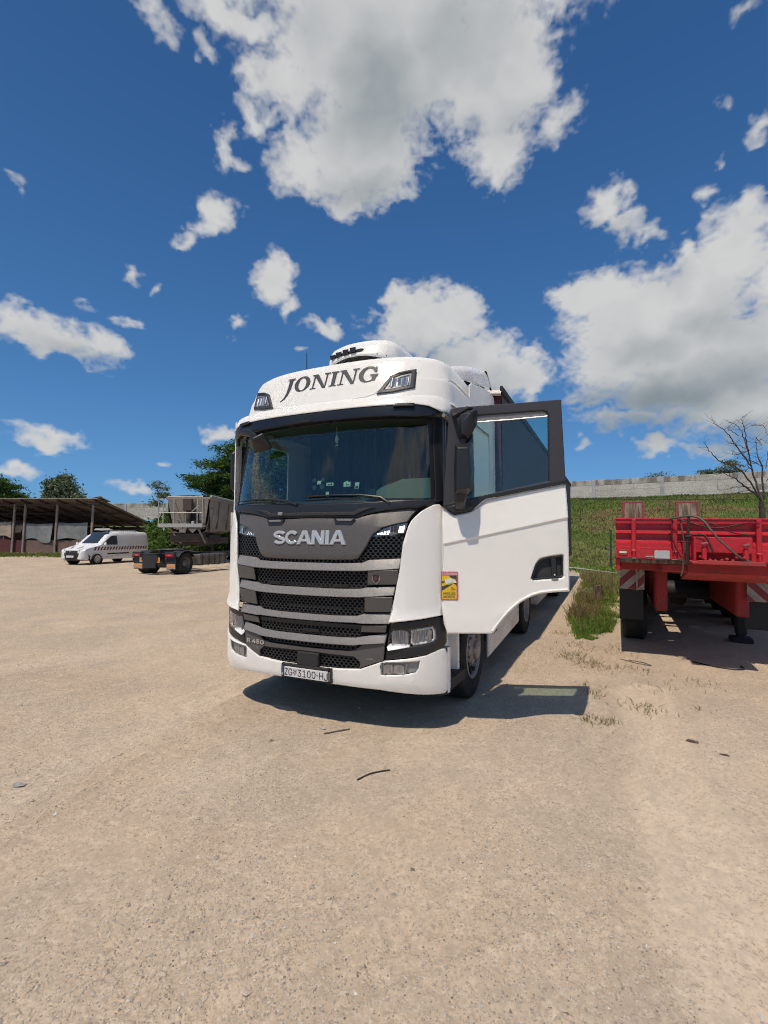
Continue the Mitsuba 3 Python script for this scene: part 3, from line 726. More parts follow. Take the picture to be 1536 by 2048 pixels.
# --- windscreen, pillars, visor
yw = lambda z: 0.075 + (z - 2.0) * 0.16
WW = 1.21
ws = sym([(0, 2.012), (0.9, 2.02), (1.095, 2.022), (1.108, 2.06), (1.085, 2.46), (1.056, 2.79), (0, 2.81)])
L('windscreen', panel(ws, face(0.0, yw, WW), 0.0, 0, 0.07), 'm_glass', True)
seal = sym([(0, 1.998), (1.115, 2.008), (1.130, 2.06), (1.105, 2.46), (1.075, 2.82), (0, 2.84)]).difference(ws.buffer(-0.012, join_style=2))
L('windscreen_seal', panel(seal, face(0.012, yw, WW), 0.016, 0.004, 0.07), 'm_black')
pil = Polygon([(1.116, 2.012), (1.20, 2.03), (1.205, 2.30), (1.19, 2.82), (1.077, 2.82), (1.107, 2.46), (1.131, 2.06)])
pm = panel(pil, face(0.02, yw, 1.225), 0.02, 0.006, 0.03)
L('windscreen_pillar', pm, 'm_black'); L('windscreen_pillar', mirror(pm), 'm_black')


def visor_fn(x, z, h):
    return np.stack([x, 0.075 + 0.22 * (z - 2.80) + bow(x, 1.24) - h, z], -1)


L('sun_visor', panel(sym([(0, 2.792), (0.8, 2.785), (1.0, 2.775), (1.12, 2.79), (1.185, 2.835), (1.215, 2.90), (1.21, 2.93), (0, 2.93)]), visor_fn, 0.02, 0.008, 0.05), 'm_visor')
for s in (-1, 1):
    L('visor_clip', panel(rrect(s * 0.90 - 0.09, 2.868, s * 0.90 + 0.09, 2.898, 0.006), lambda x, z, h: visor_fn(x, z, h) - np.array([0, 0.030, 0]), 0.022, 0.005), 'm_black')
L('visor_camera', panel(rrect(-0.14, 2.792, 0.0, 2.815, 0.006), lambda x, z, h: visor_fn(x, z, h) - np.array([0, 0.02, 0]), 0.012, 0.004), 'm_deep')


def lip_fn(x, z, h):
    return np.stack([x, 0.080 + 0.55 * (z - 2.885) + bow(x, 1.25) - h, z], -1)


L('visor_lip', panel(sym([(0, 2.888), (0.9, 2.888), (1.0, 2.892), (1.10, 2.878), (1.19, 2.835), (1.235, 2.84), (1.24, 2.90), (1.225, 2.955), (1.15, 2.985), (0, 2.985)]), lip_fn, 0.026, 0.012, 0.045), 'm_white')


# --- roof: rings from the visor to the top, front bowed, sides straight, tail at y = 2.25
def ring(z, W, y0, D, tail, n=2.6, k=26):
    t = np.linspace(0, np.pi / 2, k)
    x = W * np.sin(t) ** (2 / n)
    y = y0 + D * (1 - np.cos(t) ** (2 / n))
    right = np.c_[x, y]
    ys = np.linspace(y0 + D, tail, 8)[1:]
    right = np.vstack([right, np.c_[np.full(7, W), ys]])
    left = right[::-1].copy(); left[:, 0] *= -1
    o = np.vstack([left[:-1], right])
    return np.c_[o, np.full(len(o), z)]


spec = [(2.955, 1.222, 0.155, 0.56), (2.975, 1.216, 0.190, 0.56), (3.00, 1.212, 0.205, 0.55), (3.08, 1.207, 0.230, 0.55), (3.17, 1.202, 0.257, 0.55), (3.20, 1.196, 0.268, 0.55), (3.215, 1.180, 0.274, 0.55), (3.30, 1.165, 0.300, 0.55),
        (3.37, 1.150, 0.325, 0.55), (3.41, 1.130, 0.346, 0.54), (3.440, 1.095, 0.378, 0.53), (3.460, 1.045, 0.425, 0.52), (3.472, 0.98, 0.49, 0.50), (3.485, 0.86, 0.62, 0.45), (3.50, 0.62, 0.80, 0.40), (3.51, 0.25, 1.0, 0.3), (3.511, 0.02, 1.2, 0.1)]
R_ = np.array([ring(z, w, y0, d_, 2.25 - 0.0 * i) for i, (z, w, y0, d_) in enumerate(spec)])
roof = flip(quadmesh(R_))
back = np.vstack([R_[:, 0], R_[::-1, -1]])
L('roof', cat(roof), 'm_white', 40)
L('roof__rear_wall', panel(Polygon([(-w, z) for z, w, *_ in spec] + [(w, z) for z, w, *_ in spec[::-1]]), frame((0, 2.245, 0), (-1, 0, 0), (0, 0, 1), (0, 1, 0)), 0.004, 0, 0), 'm_white', False)
yr = lambda z: np.where(z < 3.0, 0.205, 0.230 + (z - 3.08) * 0.30)
# the shallow raised field with the firm's name
# roof lamps
for s in (1, -1):
    mm = (lambda m: m) if s > 0 else mirror
    o = Polygon([(0.595, 3.038), (0.705, 3.215), (0.787, 3.253), (0.93, 3.280), (0.938, 3.085), (0.75, 3.045)])
    i_ = Polygon([(0.668, 3.078), (0.730, 3.185), (0.80, 3.215), (0.897, 3.238), (0.898, 3.112), (0.75, 3.082)])
    k = L('roof_lamp', mm(panel(o.difference(i_), face(0.0, yr, 1.205), 0.022, 0.007, 0.05)), 'm_frame')
    scene[k + '__bowl'] = mikit.ply(mm(panel(i_.buffer(0.004), face(-0.004, yr, 1.205), 0.003, 0, 0.05)), 'm_lamp', 30)
    scene[k + '__reflector'] = mikit.ply(mm(panel(rrect(0.715, 3.10, 0.885, 3.192, 0.02), lambda x, z, h: np.stack([x, yr(z) + bow(x, 1.205) - 0.004 - h - 0.012 * ((x - 0.8) / 0.085) ** 2 - 0.008 * ((z - 3.145) / 0.045) ** 2 + 0.006 * np.sin(x * 130 + z * 60), z], -1), 0.002, 0, 0.008)), 'm_reflector', 30)
    scene[k + '__rim'] = mikit.ply(mm(panel(i_.difference(i_.buffer(-0.018, join_style=2)), face(-0.006, yr, 1.205), 0.010, 0.003, 0.05)), 'm_lamp', 30)
    scene[k + '__lens'] = mikit.ply(mm(panel(i_, face(-0.019, yr, 1.205), 0.0, 0, 0.05)), 'm_clear', True)
    scene[k + '__slot'] = mikit.ply(mm(panel(Polygon([(0.752, 3.226), (0.79, 3.238), (0.895, 3.258), (0.895, 3.246), (0.80, 3.226)]), face(-0.021, yr, 1.205), 0.004, 0.001, 0.05)), 'm_deep', 30)
# firm's name: drawn letters with thick and thin strokes and serifs (unit capitals)


def ell(cx, cy, a, b, t0=0, t1=360, n=40):
    t = np.radians(np.linspace(t0, t1, n))
    return np.c_[cx + a * np.cos(t), cy + b * np.sin(t)]


def serif(x0, x1, y, up):
    h = 0.035 * (1 if up else -1)
    return Polygon([(x0, y), (x1, y), (x1, y + h), (x1 - 0.05, y + h * 1.1), (x0 + 0.05, y + h * 1.1), (x0, y + h)])


def let_I(x):
    return unary_union([sbox(x - 0.085, 0, x + 0.085, 1), serif(x - 0.19, x + 0.19, 0, True), serif(x - 0.19, x + 0.19, 1, False)]), 0.42


def let_N():
    g = unary_union([sbox(0.15, 0, 0.20, 1), sbox(0.86, 0, 0.91, 1), Polygon([(0.12, 1), (0.34, 1), (0.91, 0.0), (0.91, -0.02), (0.76, -0.02)]), serif(0.02, 0.34, 0, True), serif(0.72, 1.05, 1, False), serif(0.02, 0.30, 1, False)])
    return g, 1.06


def let_O():
    return Polygon(ell(0.46, 0.5, 0.46, 0.53)).difference(affinity.rotate(Polygon(ell(0.46, 0.5, 0.255, 0.485)), 8)), 0.95


def let_G():
    g = Polygon(ell(0.46, 0.5, 0.46, 0.53)).difference(affinity.rotate(Polygon(ell(0.50, 0.5, 0.285, 0.485)), 6))
    g = g.difference(Polygon([(0.5, 0.44), (1.2, 0.44), (1.2, 0.86), (0.80, 0.70), (0.62, 0.66)]).difference(sbox(0, 0, 0.3, 1)))
    return unary_union([g, sbox(0.70, 0.06, 0.87, 0.44), serif(0.58, 0.96, 0.46, False), Polygon([(0.80, 0.98), (0.84, 0.98), (0.86, 0.66), (0.81, 0.66), (0.74, 0.84)])]), 0.98


def let_J():
    g = Polygon([(0.30, 1.0), (0.50, 1.0), (0.47, 0.25), (0.40, -0.15), (0.24, -0.42), (0.02, -0.58), (0.0, -0.55), (0.18, -0.34), (0.27, -0.05), (0.30, 0.3)])
    return unary_union([g, serif(0.16, 0.64, 1, False)]), 0.66


parts_, xx = [], 0.0
for fn_ in (let_J, let_O, let_N, lambda: let_I(0.21), let_N, let_G):
    g, w = fn_()
    parts_.append(affinity.translate(g, xx, 0)); xx += w + 0.05
sc = 1.09 / xx
zh = 0.155
name_polys = [affinity.translate(affinity.skew(affinity.scale(g, sc, zh, origin=(0, 0)), 5, 0, origin=(0, 0)), -0.505, 3.183) for g in parts_]
L('roof_lettering', panel(unary_union([g.buffer(0.0015) for g in name_polys]), face(0.0, yr, 1.205), 0.005, 0.0, 0.06), 'm_letter', 20)
L('roof_fold', tube([(x, float(yr(np.array(z)) + bow(np.array(x), 1.205)) + 0.0, z) for x, z in [(-0.62, 3.06), (-0.55, 3.025), (-0.4, 3.012), (0.3, 3.012), (0.48, 3.022), (0.56, 3.04), (0.66, 3.12)]], 0.006, 6), 'm_white')
# shoulder bead along the roof side
for s in (1, -1):
    L('roof_bead', tube([(s * 1.170, 0.62, 3.222), (s * 1.184, 0.80, 3.222), (s * 1.188, 1.2, 3.218), (s * 1.188, 2.2, 3.215)], [0.004, 0.011, 0.012, 0.012], 8), 'm_white')

# --- roof air deflector and side deflector
dp = [(0.80, 3.30), (0.80, 3.42), (1.09, 3.52), (1.4, 3.61), (1.71, 3.685), (2.0, 3.75), (2.27, 3.80), (2.33, 3.80), (2.56, 3.66)]
for s in (1, -1):
    mm = (lambda m: m) if s > 0 else mirror
    side = Polygon([(0.80, 3.25), (0.80, 3.395), (1.09, 3.505), (1.4, 3.60), (1.71, 3.680), (2.0, 3.75), (2.25, 3.800), (2.52, 3.66), (1.95, 3.535), (1.32, 3.415), (1.1, 3.30)])
    fr = lambda x, z, h, s=s: np.stack([s * (1.165 - 0.30 * np.clip((z - (3.36 + (x - 0.8) * 0.28)) / 0.12, 0, 1) ** 2 * 0.12 + h), x, z], -1)
    m_ = panel(side, lambda x, z, h: np.stack([1.165 + h - 0.15 * np.clip((1.65 - x) / 0.6, 0, 1.4) ** 2 - 0.06 * np.clip((z - 3.34 - (x - 0.8) * 0.26) / 0.12, 0, 1) ** 2, x, z], -1), 0.012, 0.005, 0.05, cuts=(LineString([(0.5, 3.29), (3, 3.94)]), LineString([(0.5, 3.33), (3, 3.98)])))
    L('deflector_side', mm(m_), 'm_white')
    L('deflector_edge', mm(panel(Polygon([(2.25, 3.803), (2.30, 3.803), (2.585, 3.64), (2.52, 3.655)]), lambda x, z, h: np.stack([1.155 + h, x, z], -1), 0.022, 0.004, 0.1)), 'm_black')
    low_d = Polygon([(1.32, 3.35), (1.42, 3.40), (1.84, 3.478), (2.40, 3.560), (2.57, 3.535), (2.60, 3.44), (2.60, 1.0), (2.27, 1.0), (2.27, 3.0), (1.32, 3.0)])
    L('side_deflector', mm(panel(low_d, lambda x, z, h: np.stack([1.19 + h, x, z], -1), 0.014, 0.006, 0.1)), 'm_white')
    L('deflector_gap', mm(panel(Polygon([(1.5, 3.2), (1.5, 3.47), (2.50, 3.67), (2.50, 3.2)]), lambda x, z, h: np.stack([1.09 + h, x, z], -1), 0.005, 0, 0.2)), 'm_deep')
g = np.array([[[s_ * (1.118 - 0.15 * min(1.4, max(0, (1.65 - y) / 0.6)) ** 2), y, z + 0.03 * (1 - (s_) ** 2)] for s_ in np.linspace(-1, 1, 15)] for y, z in [(0.80, 3.385), (1.09, 3.497), (1.25, 3.55), (1.4, 3.592), (1.71, 3.672), (2.0, 3.742), (2.26, 3.796)]])
L('deflector_top', quadmesh(g), 'm_white', 40)
# roof-mounted cooler with a row of small lamps
uo = []
for z, k, dy in ((3.635, 0.425, 0.0), (3.66, 0.437, -0.01), (3.72, 0.442, 0.0), (3.80, 0.440, 0.025), (3.86, 0.425, 0.06), (3.905, 0.395, 0.12), (3.94, 0.33, 0.22), (3.958, 0.2, 0.38), (3.96, 0.01, 0.55)):
    q = []
    for x in np.linspace(-1, 1, 25):
        q.append((x * k, 0.90 + dy + 0.14 * abs(x) ** 2.5 + 0.10 * max(0, abs(x) - 0.85) / 0.15, z + (0.075 * (1 - x * x) if z < 3.65 else 0.06 * (1 - x * x) if z < 3.67 else 0.01)))
    for x in np.linspace(1, -1, 9):
        q.append((x * k * 0.98, 1.75, z + 0.02))
    q.append(q[0]); uo.append(q)
L('roof_cooler', flip(quadmesh(np.array(uo))), 'm_white', 40)
L('roof_cooler__base', cbox((0, 1.42, 3.58), (0.78, 0.80, 0.24), 0.03), 'm_black', 30)
ucf = lambda o: (lambda x, z, h: np.stack([x, 0.90 + 0.14 * np.abs(x / 0.44) ** 2.5 + 0.30 * np.clip(z - 3.72, 0, 1) + o - h, z], -1))
L('roof_cooler__slot', panel(Polygon([(-0.33, 3.735), (0.10, 3.760), (0.115, 3.785), (0.09, 3.798), (-0.30, 3.775)]), ucf(0.0), 0.010, 0.003, 0.05), 'm_deep', 30)
for i in range(4):
    xl = -0.29 + 0.095 * i
    yl = 0.885 + 0.14 * abs(xl / 0.44) ** 2.5
    add(f'{LORRY}__roof_cooler__lamp', hull([(xl - 0.026, yl, 3.74 + 0.009 * i), (xl + 0.026, yl, 3.742 + 0.009 * i), (xl - 0.03, yl, 3.775 + 0.009 * i), (xl + 0.03, yl, 3.777 + 0.009 * i), (xl, yl + 0.05, 3.757 + 0.009 * i)], 0.008), 'm_black', 30)
for x, z in ((-0.40, 3.67), (0.27, 3.71), (0.36, 3.69)):
    add(f'{LORRY}__roof_cooler__bolt', hull([(x, 0.90 + 0.14 * abs(x / 0.44) ** 2.5, z)], 0.010), 'm_blackmat', 30)
L('antenna', tube([(-0.69, 1.0, 3.46), (-0.69, 1.0, 3.56), (-0.692, 1.0, 3.90)], [0.012, 0.006, 0.004], 6), 'm_black')

# --- cab shell behind the front: sides, rear wall, floor
WALL = lambda s: (lambda x, z, h: np.stack([s * (1.20 + h - 0.02 * np.clip((z - 2.0) / 1.0, 0, 1)), x, z], -1))
door_hole = Polygon([(0.40, 0.95), (0.40, 2.80), (0.46, 2.86), (1.42, 2.86), (1.45, 2.82), (1.45, 0.95)])
win_L = rrect(0.46, 2.12, 1.34, 2.78, 0.05)
right_wall = Polygon([(0.42, 1.0), (0.42, 2.97), (2.25, 2.97), (2.25, 1.0)]).difference(door_hole)
L('cab_side', panel(right_wall, WALL(1), 0.016, 0.004, 0.2, back=True), 'm_white')
L('cab_side', mirror(panel(Polygon([(0.36, 1.0), (0.36, 2.97), (2.25, 2.97), (2.25, 1.0)]).difference(win_L), WALL(1), 0.016, 0.004, 0.2, back=True)), 'm_white')
L('side_window', mirror(panel(win_L.buffer(0.004), WALL(1), 0.006, 0, 0.3)), 'm_glass', True)
L('door_seal', panel(door_hole.difference(door_hole.buffer(-0.035)), WALL(1), 0.024, 0.006, 0.2), 'm_black')
L('roof_gutter', tube([(1.21, 0.36, 2.80), (1.215, 0.5, 2.785), (1.21, 0.62, 2.75)], 0.018, 8), 'm_silver')
L('cab_rear', cbox((0, 2.24, 2.0), (2.38, 0.02, 1.95), 0.004), 'm_interior')
L('cab_floor', cbox((0, 1.3, 1.02), (2.36, 1.85, 0.05), 0.01), 'm_interior')
L('cab_ceiling', cbox((0, 1.3, 2.94), (2.30, 1.75, 0.02), 0.005), 'm_interior_light')
# inside: dashboard, wheel, seats, curtain, bunk
xs = np.linspace(-1.12, 1.12, 25)
pd = np.array([[[x, 0.14 + bow(np.array(x), 1.2) * 0.9, 1.98], [x, 0.30 + bow(np.array(x), 1.2) * 0.8, 2.055 + 0.045 * np.exp(-((x - 0.52) / 0.3) ** 2)], [x, 0.52 + 0.1 * abs(x), 2.04 + 0.05 * np.exp(-((x - 0.52) / 0.3) ** 2)], [x, 0.66, 1.90], [x, 0.62, 1.45], [x, 0.55, 1.1]] for x in xs])
L('dashboard', flip(quadmesh(pd)), 'm_interior', 40)
L('steering_wheel', tube([(0.55 + 0.225 * math.cos(t), 0.80 - 0.12 * math.sin(t), 1.98 + 0.19 * math.sin(t)) for t in np.linspace(0, 2 * math.pi, 33)], 0.017, 8, False), 'm_black')
L('steering_wheel__hub', hull([(0.48, 0.78, 1.94), (0.62, 0.78, 1.94), (0.5, 0.80, 2.02), (0.6, 0.80, 2.02)], 0.03), 'm_black')
for x in (0.55, -0.6):
    k = L('seat', hull([(x - 0.2, 1.15, 1.62), (x + 0.2, 1.15, 1.62), (x - 0.22, 1.5, 1.60), (x + 0.22, 1.5, 1.60), (x - 0.18, 1.2, 1.52), (x + 0.18, 1.2, 1.52)], 0.06), 'm_interior')
    scene[k + '__backrest'] = mikit.ply(hull([(x - 0.2, 1.52, 1.68), (x + 0.2, 1.52, 1.68), (x - 0.17, 1.68, 2.25), (x + 0.17, 1.68, 2.25), (x - 0.1, 1.70, 2.42), (x + 0.1, 1.70, 2.42)], 0.05), 'm_interior', 30)
xs = np.linspace(-0.62, 1.10, 180)
cu = np.array([[[x, 1.02 + 0.028 * math.sin(x * 52) + 0.012 * math.sin(x * 23 + 1), z] for z in (2.02, 2.3, 2.6, 2.88)] for x in xs])
L('curtain', quadmesh(cu), 'm_curtain', 60)
L('curtain_rail', tube([(-1.1, 1.02, 2.885), (1.1, 1.02, 2.885)], 0.012, 6), 'm_black')
L('sun_shade', panel(Polygon([(0.50, 2.06), (0.62, 2.17), (0.80, 2.245), (1.06, 2.26), (1.07, 2.06)]), lambda x, z, h: np.stack([x, 0.20 + bow(x, 1.2) * 0.95 + 0.55 * (z - 2.05), z], -1), 0.004, 0, 0.06), 'm_interior_light', 40)
# stickers and small things behind the glass
wsf = lambda o: face(o, yw, WW)
stick = [(-0.004, 2.243, .020, 0), (0.091, 2.245, .020, 2), (0.003, 2.173, .022, 0), (0.09, 2.177, .024, 2), (0.054, 2.219, .020, 1)]
for x, z, r_, kind in stick:
    o = rrect(x - 0.022, z - 0.017, x + 0.022, z + 0.017, 0.003) if kind == 1 else Polygon(ell(x, z, r_, r_, n=18)[:-1])
    L('windscreen_sticker', panel(o, wsf(0.006), 0.002, 0, 0), 'm_paper' if kind == 1 else 'm_tagdark', 20)
for x0, z0, x1, z1 in ((0.135, 2.182, 0.212, 2.212), (0.318, 2.168, 0.388, 2.212), (0.434, 2.145, 0.474, 2.205), (0.138, 2.085, 0.172, 2.125), (0.336, 2.212, 0.358, 2.222)):
    L('windscreen_tag', panel(rrect(x0, z0, x1, z1, 0.003), wsf(0.006), 0.002, 0, 0), 'm_paper', 20)
L('windscreen_tag__print', panel(unary_union([sbox(0.345, 2.178, 0.352, 2.205), sbox(0.36, 2.178, 0.375, 2.19), sbox(0.440, 2.150, 0.468, 2.172), sbox(0.150, 2.188, 0.172, 2.200), sbox(0.18, 2.188, 0.20, 2.206)]), wsf(0.003), 0.001, 0, 0), 'm_tagdark', 20)
L('hanging_pendant', cat(hull([(0.136, 0.30, 2.62), (0.150, 0.30, 2.66), (0.136, 0.30, 2.70), (0.122, 0.30, 2.66)], 0.006), tube([(0.136, 0.30, 2.70), (0.136, 0.30, 2.80)], 0.002, 5), hull([(0.128, 0.30, 2.60), (0.144, 0.30, 2.60)], 0.008)), 'm_paper')
L('phone_holder', hull([(0.50, 0.24, 2.05), (0.58, 0.24, 2.05), (0.51, 0.26, 2.14), (0.57, 0.26, 2.14)], 0.012), 'm_black')
# wipers
for a in ([(-1.02, 2.075), (-0.75, 2.082), (-0.45, 2.068), (-0.25, 2.045), (-0.15, 2.01)], [(-0.06, 2.085), (0.2, 2.09), (0.5, 2.085), (0.70, 2.058), (0.78, 2.005)]):
    w = [(x, float(yw(np.array(z)) + bow(np.array(x), WW)) - 0.028, z) for x, z in a]
    k = L('wiper', tube(w, [0.006, 0.007, 0.009, 0.012, 0.014], 7), 'm_black')
    b = [(x, float(yw(np.array(z)) + bow(np.array(x), WW)) - 0.014, z - 0.030) for x, z in (a[0], a[1], a[2])]
    scene[k + '__blade'] = mikit.ply(tube(b, 0.008, 6), 'm_blackmat', 40)
L('washer_cap', cbox((-0.305, 0.0, 1.925), (0.05, 0.03, 0.03), 0.006), 'm_lamp')

# --- mirrors on the far side
k = L('mirror', hull([(-1.20, 0.50, 2.70), (-1.275, 0.50, 2.68), (-1.285, 0.50, 2.20), (-1.21, 0.50, 2.18), (-1.27, 0.42, 2.62), (-1.27, 0.42, 2.26)], 0.03), 'm_black')
scene[k + '__arm'] = mikit.ply(tube([(-1.15, 0.42, 2.84), (-1.21, 0.44, 2.81), (-1.245, 0.47, 2.72)], 0.03, 8), 'm_black', 40)
fk = L('front_mirror', hull([(-0.70, 0.03, 2.66), (-0.55, 0.02, 2.70), (-0.52, 0.09, 2.60), (-0.70, 0.10, 2.58), (-0.62, -0.02, 2.66)], 0.028), 'm_black')
scene[fk + '__arm'] = mikit.ply(tube([(-1.10, 0.30, 2.70), (-0.98, 0.16, 2.755), (-0.86, 0.08, 2.775), (-0.72, 0.05, 2.745), (-0.63, 0.05, 2.68)], [0.022, 0.030, 0.036, 0.038, 0.03], 9), 'm_black', 40)

# --- the open driver's door, turned 72 degrees from the cab side
DA = math.radians(72)
D0, DS, DN = np.array([1.205, 0.345, 0.0]), np.array([math.sin(DA), math.cos(DA), 0]), np.array([math.cos(DA), -math.sin(DA), 0])
DOOR = lambda off=0.0: (lambda x, z, h: D0 + x[:, None] * DS + (h + off)[:, None] * DN + z[:, None] * np.array([0, 0, 1.0]) if hasattr(h, 'shape') else None)


def dfn(off=0.0, shape=False):
    def fn(x, z, h):
        o = h + off
        if shape:
            zc, zl = 1.645 + 0.2175 * x, 1.115 + 0.09 * x
            o = o + (h > 0.01) * (0.014 - 0.16 * np.clip(z - zc, 0, 1) + 0.17 * np.clip(zl - z, 0, 0.10) - 0.014 * np.clip((zc - z) / 0.018, 0, 1))
        return D0 + x[:, None] * DS + o[:, None] * DN + z[:, None] * np.array([0, 0, 1.0])
    return fn


def dpt(s, t, z):
    return D0 + s * DS + t * DN + np.array([0, 0, z])


skin = Polygon([(0.031, 0.865), (0.41, 0.872), (0.425, 0.880), (0.465, 0.945), (0.511, 1.005), (0.555, 1.055), (0.597, 1.092), (0.65, 1.138), (0.71, 1.173), (0.765, 1.200), (0.823, 1.217), (0.93, 1.232), (1.065, 1.242),
                (1.066, 1.60), (1.058, 2.155), (1.03, 2.16), (0.7, 2.10), (0.38, 2.035), (0.355, 2.02), (0.29, 1.96), (0.235, 1.925), (0.10, 1.897), (0.075, 1.91), (0.02, 1.955), (-0.008, 1.972), (-0.016, 1.96), (0.0, 1.645), (-0.018, 1.12), (0.0, 0.95)])
hnd = Polygon([(0.752, 1.352), (0.765, 1.336), (1.0, 1.360), (1.014, 1.372), (1.017, 1.535), (1.005, 1.548), (0.90, 1.532), (0.84, 1.517), (0.82, 1.505), (0.785, 1.455)])
DR = L('door', panel(skin.difference(hnd.buffer(0.004)), dfn(0.0, True), 0.040, 0.012, 0.06, cuts=(LineString([(-1, 1.645 - 0.2175), (2, 1.645 + 0.435)]), LineString([(-1, 1.627 - 0.2175), (2, 1.627 + 0.435)]), LineString([(-1, 1.015 - 0.09), (2, 1.015 + 0.18)]), LineString([(-1, 1.115 - 0.09), (2, 1.115 + 0.18)]))), 'm_white', 30)
SUB = lambda n, m, b, s=30: add(f'{DR}__{n}', m, b, s)
SUB('inner_panel', panel(skin.buffer(-0.012), dfn(-0.075), 0.070, 0.01, 0.2, back=True), 'm_interior')
up = Polygon([(0.0, 1.985), (0.012, 2.15), (0.040, 2.55), (0.056, 2.80), (0.072, 2.846), (0.12, 2.862), (0.6, 2.882), (1.025, 2.905), (1.030, 2.895), (1.046, 2.45), (1.056, 2.165), (0.7, 2.107), (0.37, 2.042), (0.28, 1.965)])
hole = Polygon([(0.17, 2.03), (0.205, 2.62), (0.225, 2.755), (0.27, 2.785), (0.6, 2.800), (0.872, 2.813), (0.905, 2.802), (0.922, 2.765), (0.918, 2.190), (0.6, 2.125), (0.37, 2.075)])
SUB('window_frame', panel(up.difference(hole), dfn(-0.045), 0.060, 0.008, 0.12, back=True), 'm_frame')
SUB('window', panel(hole.buffer(0.005), dfn(-0.020), 0.0, 0, 0.3), 'm_glass', True)
SUB('wind_deflector', panel(Polygon([(0.228, 2.742), (0.232, 2.765), (0.275, 2.782), (0.6, 2.797), (0.87, 2.810), (0.90, 2.798), (0.916, 2.766), (0.60, 2.742), (0.3, 2.725)]), dfn(-0.012), 0.010, 0.003, 0.12), 'm_silver')
SUB('wind_deflector_edge', tube([dpt(0.23, 0.004, 2.722), dpt(0.6, 0.004, 2.740), dpt(0.912, 0.004, 2.762)], 0.005, 6), 'm_chrome')
SUB('waist_trim', panel(Polygon([(0.0, 1.99), (-0.004, 1.976), (0.022, 1.960), (0.076, 1.915), (0.10, 1.903), (0.235, 1.931), (0.285, 1.966), (0.35, 2.024), (0.38, 2.040), (0.7, 2.106), (1.04, 2.168), (1.056, 2.168), (1.056, 2.200), (0.7, 2.138), (0.38, 2.074), (0.27, 2.045)]), dfn(0.0), 0.035, 0.006, 0.1), 'm_black')
arch = LineString([(0.41, 0.885), (0.465, 0.958), (0.511, 1.018), (0.555, 1.068), (0.597, 1.105), (0.65, 1.150), (0.71, 1.185), (0.765, 1.212), (0.823, 1.229), (0.93, 1.244), (1.058, 1.254)])
SUB('arch_lip', panel(arch.buffer(0.020, cap_style=2).intersection(skin), dfn(0.010, True), 0.040, 0.014, 0.06), 'm_white', 30)
# grip in a dark recess
SUB('handle_recess', panel(hnd.difference(hnd.buffer(-0.012)), dfn(0.0), 0.034, 0.004, 0.1), 'm_black')
SUB('handle_bowl', panel(hnd.buffer(-0.008), lambda x, z, h: dfn(-0.03 - 0.0)(x, z, h), 0.006, 0, 0.1), 'm_blackmat')
SUB('handle', hull([dpt(0.925, 0.022, 1.525), dpt(0.950, 0.022, 1.528), dpt(0.930, 0.022, 1.372), dpt(0.955, 0.022, 1.374), dpt(0.928, 0.0, 1.53), dpt(0.95, 0.0, 1.37)], 0.010), 'm_black')
SUB('lock', hull([dpt(0.944, 0.034, 1.380)], 0.009), 'm_chrome')
SUB('lock_tab', panel(Polygon([(0.915, 1.346), (0.975, 1.352), (0.972, 1.334), (0.962, 1.328), (0.928, 1.326), (0.918, 1.332)]), dfn(0.03), 0.012, 0.003, 0), 'm_silver')
# mirrors hanging on the door
SUB('wide_mirror', hull([dpt(*p) for p in ((0.270, 0.17, 2.785), (0.162, 0.20, 2.735), (0.146, 0.17, 2.59), (0.158, 0.17, 2.555), (0.200, 0.17, 2.555), (0.222, 0.17, 2.58), (0.268, 0.17, 2.665), (0.165, 0.245, 2.66), (0.225, 0.245, 2.735), (0.175, 0.245, 2.58), (0.288, 0.07, 2.80), (0.17, 0.07, 2.76), (0.165, 0.07, 2.59), (0.285, 0.07, 2.70))], 0.018), 'm_black')
SUB('wide_mirror_arm', tube([dpt(0.095, 0.02, 2.80), dpt(0.115, 0.10, 2.76), dpt(0.15, 0.17, 2.775), dpt(0.21, 0.17, 2.81), dpt(0.255, 0.14, 2.815)], [0.02, 0.022, 0.02, 0.018, 0.014], 8), 'm_black')
SUB('main_mirror', hull([dpt(*p) for p in ((0.118, 0.20, 2.48), (0.222, 0.20, 2.492), (0.234, 0.20, 2.28), (0.218, 0.20, 2.10), (0.195, 0.20, 2.076), (0.112, 0.20, 2.073), (0.108, 0.20, 2.27), (0.13, 0.265, 2.44), (0.20, 0.265, 2.44), (0.21, 0.265, 2.26), (0.195, 0.265, 2.12), (0.125, 0.265, 2.11), (0.124, 0.09, 2.50), (0.245, 0.09, 2.51), (0.256, 0.09, 2.28), (0.240, 0.09, 2.11), (0.124, 0.09, 2.10))], 0.017), 'm_black')
SUB('mirror_stem', tube([dpt(0.175, 0.17, 2.57), dpt(0.175, 0.17, 2.49)], 0.022, 8), 'm_black')
SUB('mirror_foot', hull([dpt(0.112, 0.20, 2.085), dpt(0.190, 0.20, 2.085), dpt(0.12, 0.04, 1.965), dpt(0.185, 0.04, 1.975), dpt(0.118, 0.19, 2.01), dpt(0.165, 0.19, 2.01), dpt(0.122, 0.12, 1.96), dpt(0.17, 0.12, 1.96)], 0.018), 'm_black')
SUB('mirror_base', panel(Polygon([(0.03, 1.965), (0.08, 1.925), (0.11, 1.915), (0.235, 1.942), (0.262, 1.985), (0.10, 1.985)]), dfn(0.03), 0.022, 0.008, 0.06), 'm_black')
SUB('mirror_glass', panel(Polygon([(0.135, 2.12), (0.225, 2.13), (0.235, 2.48), (0.135, 2.48)]), dfn(0.064), 0.002, 0, 0), 'm_mirror')
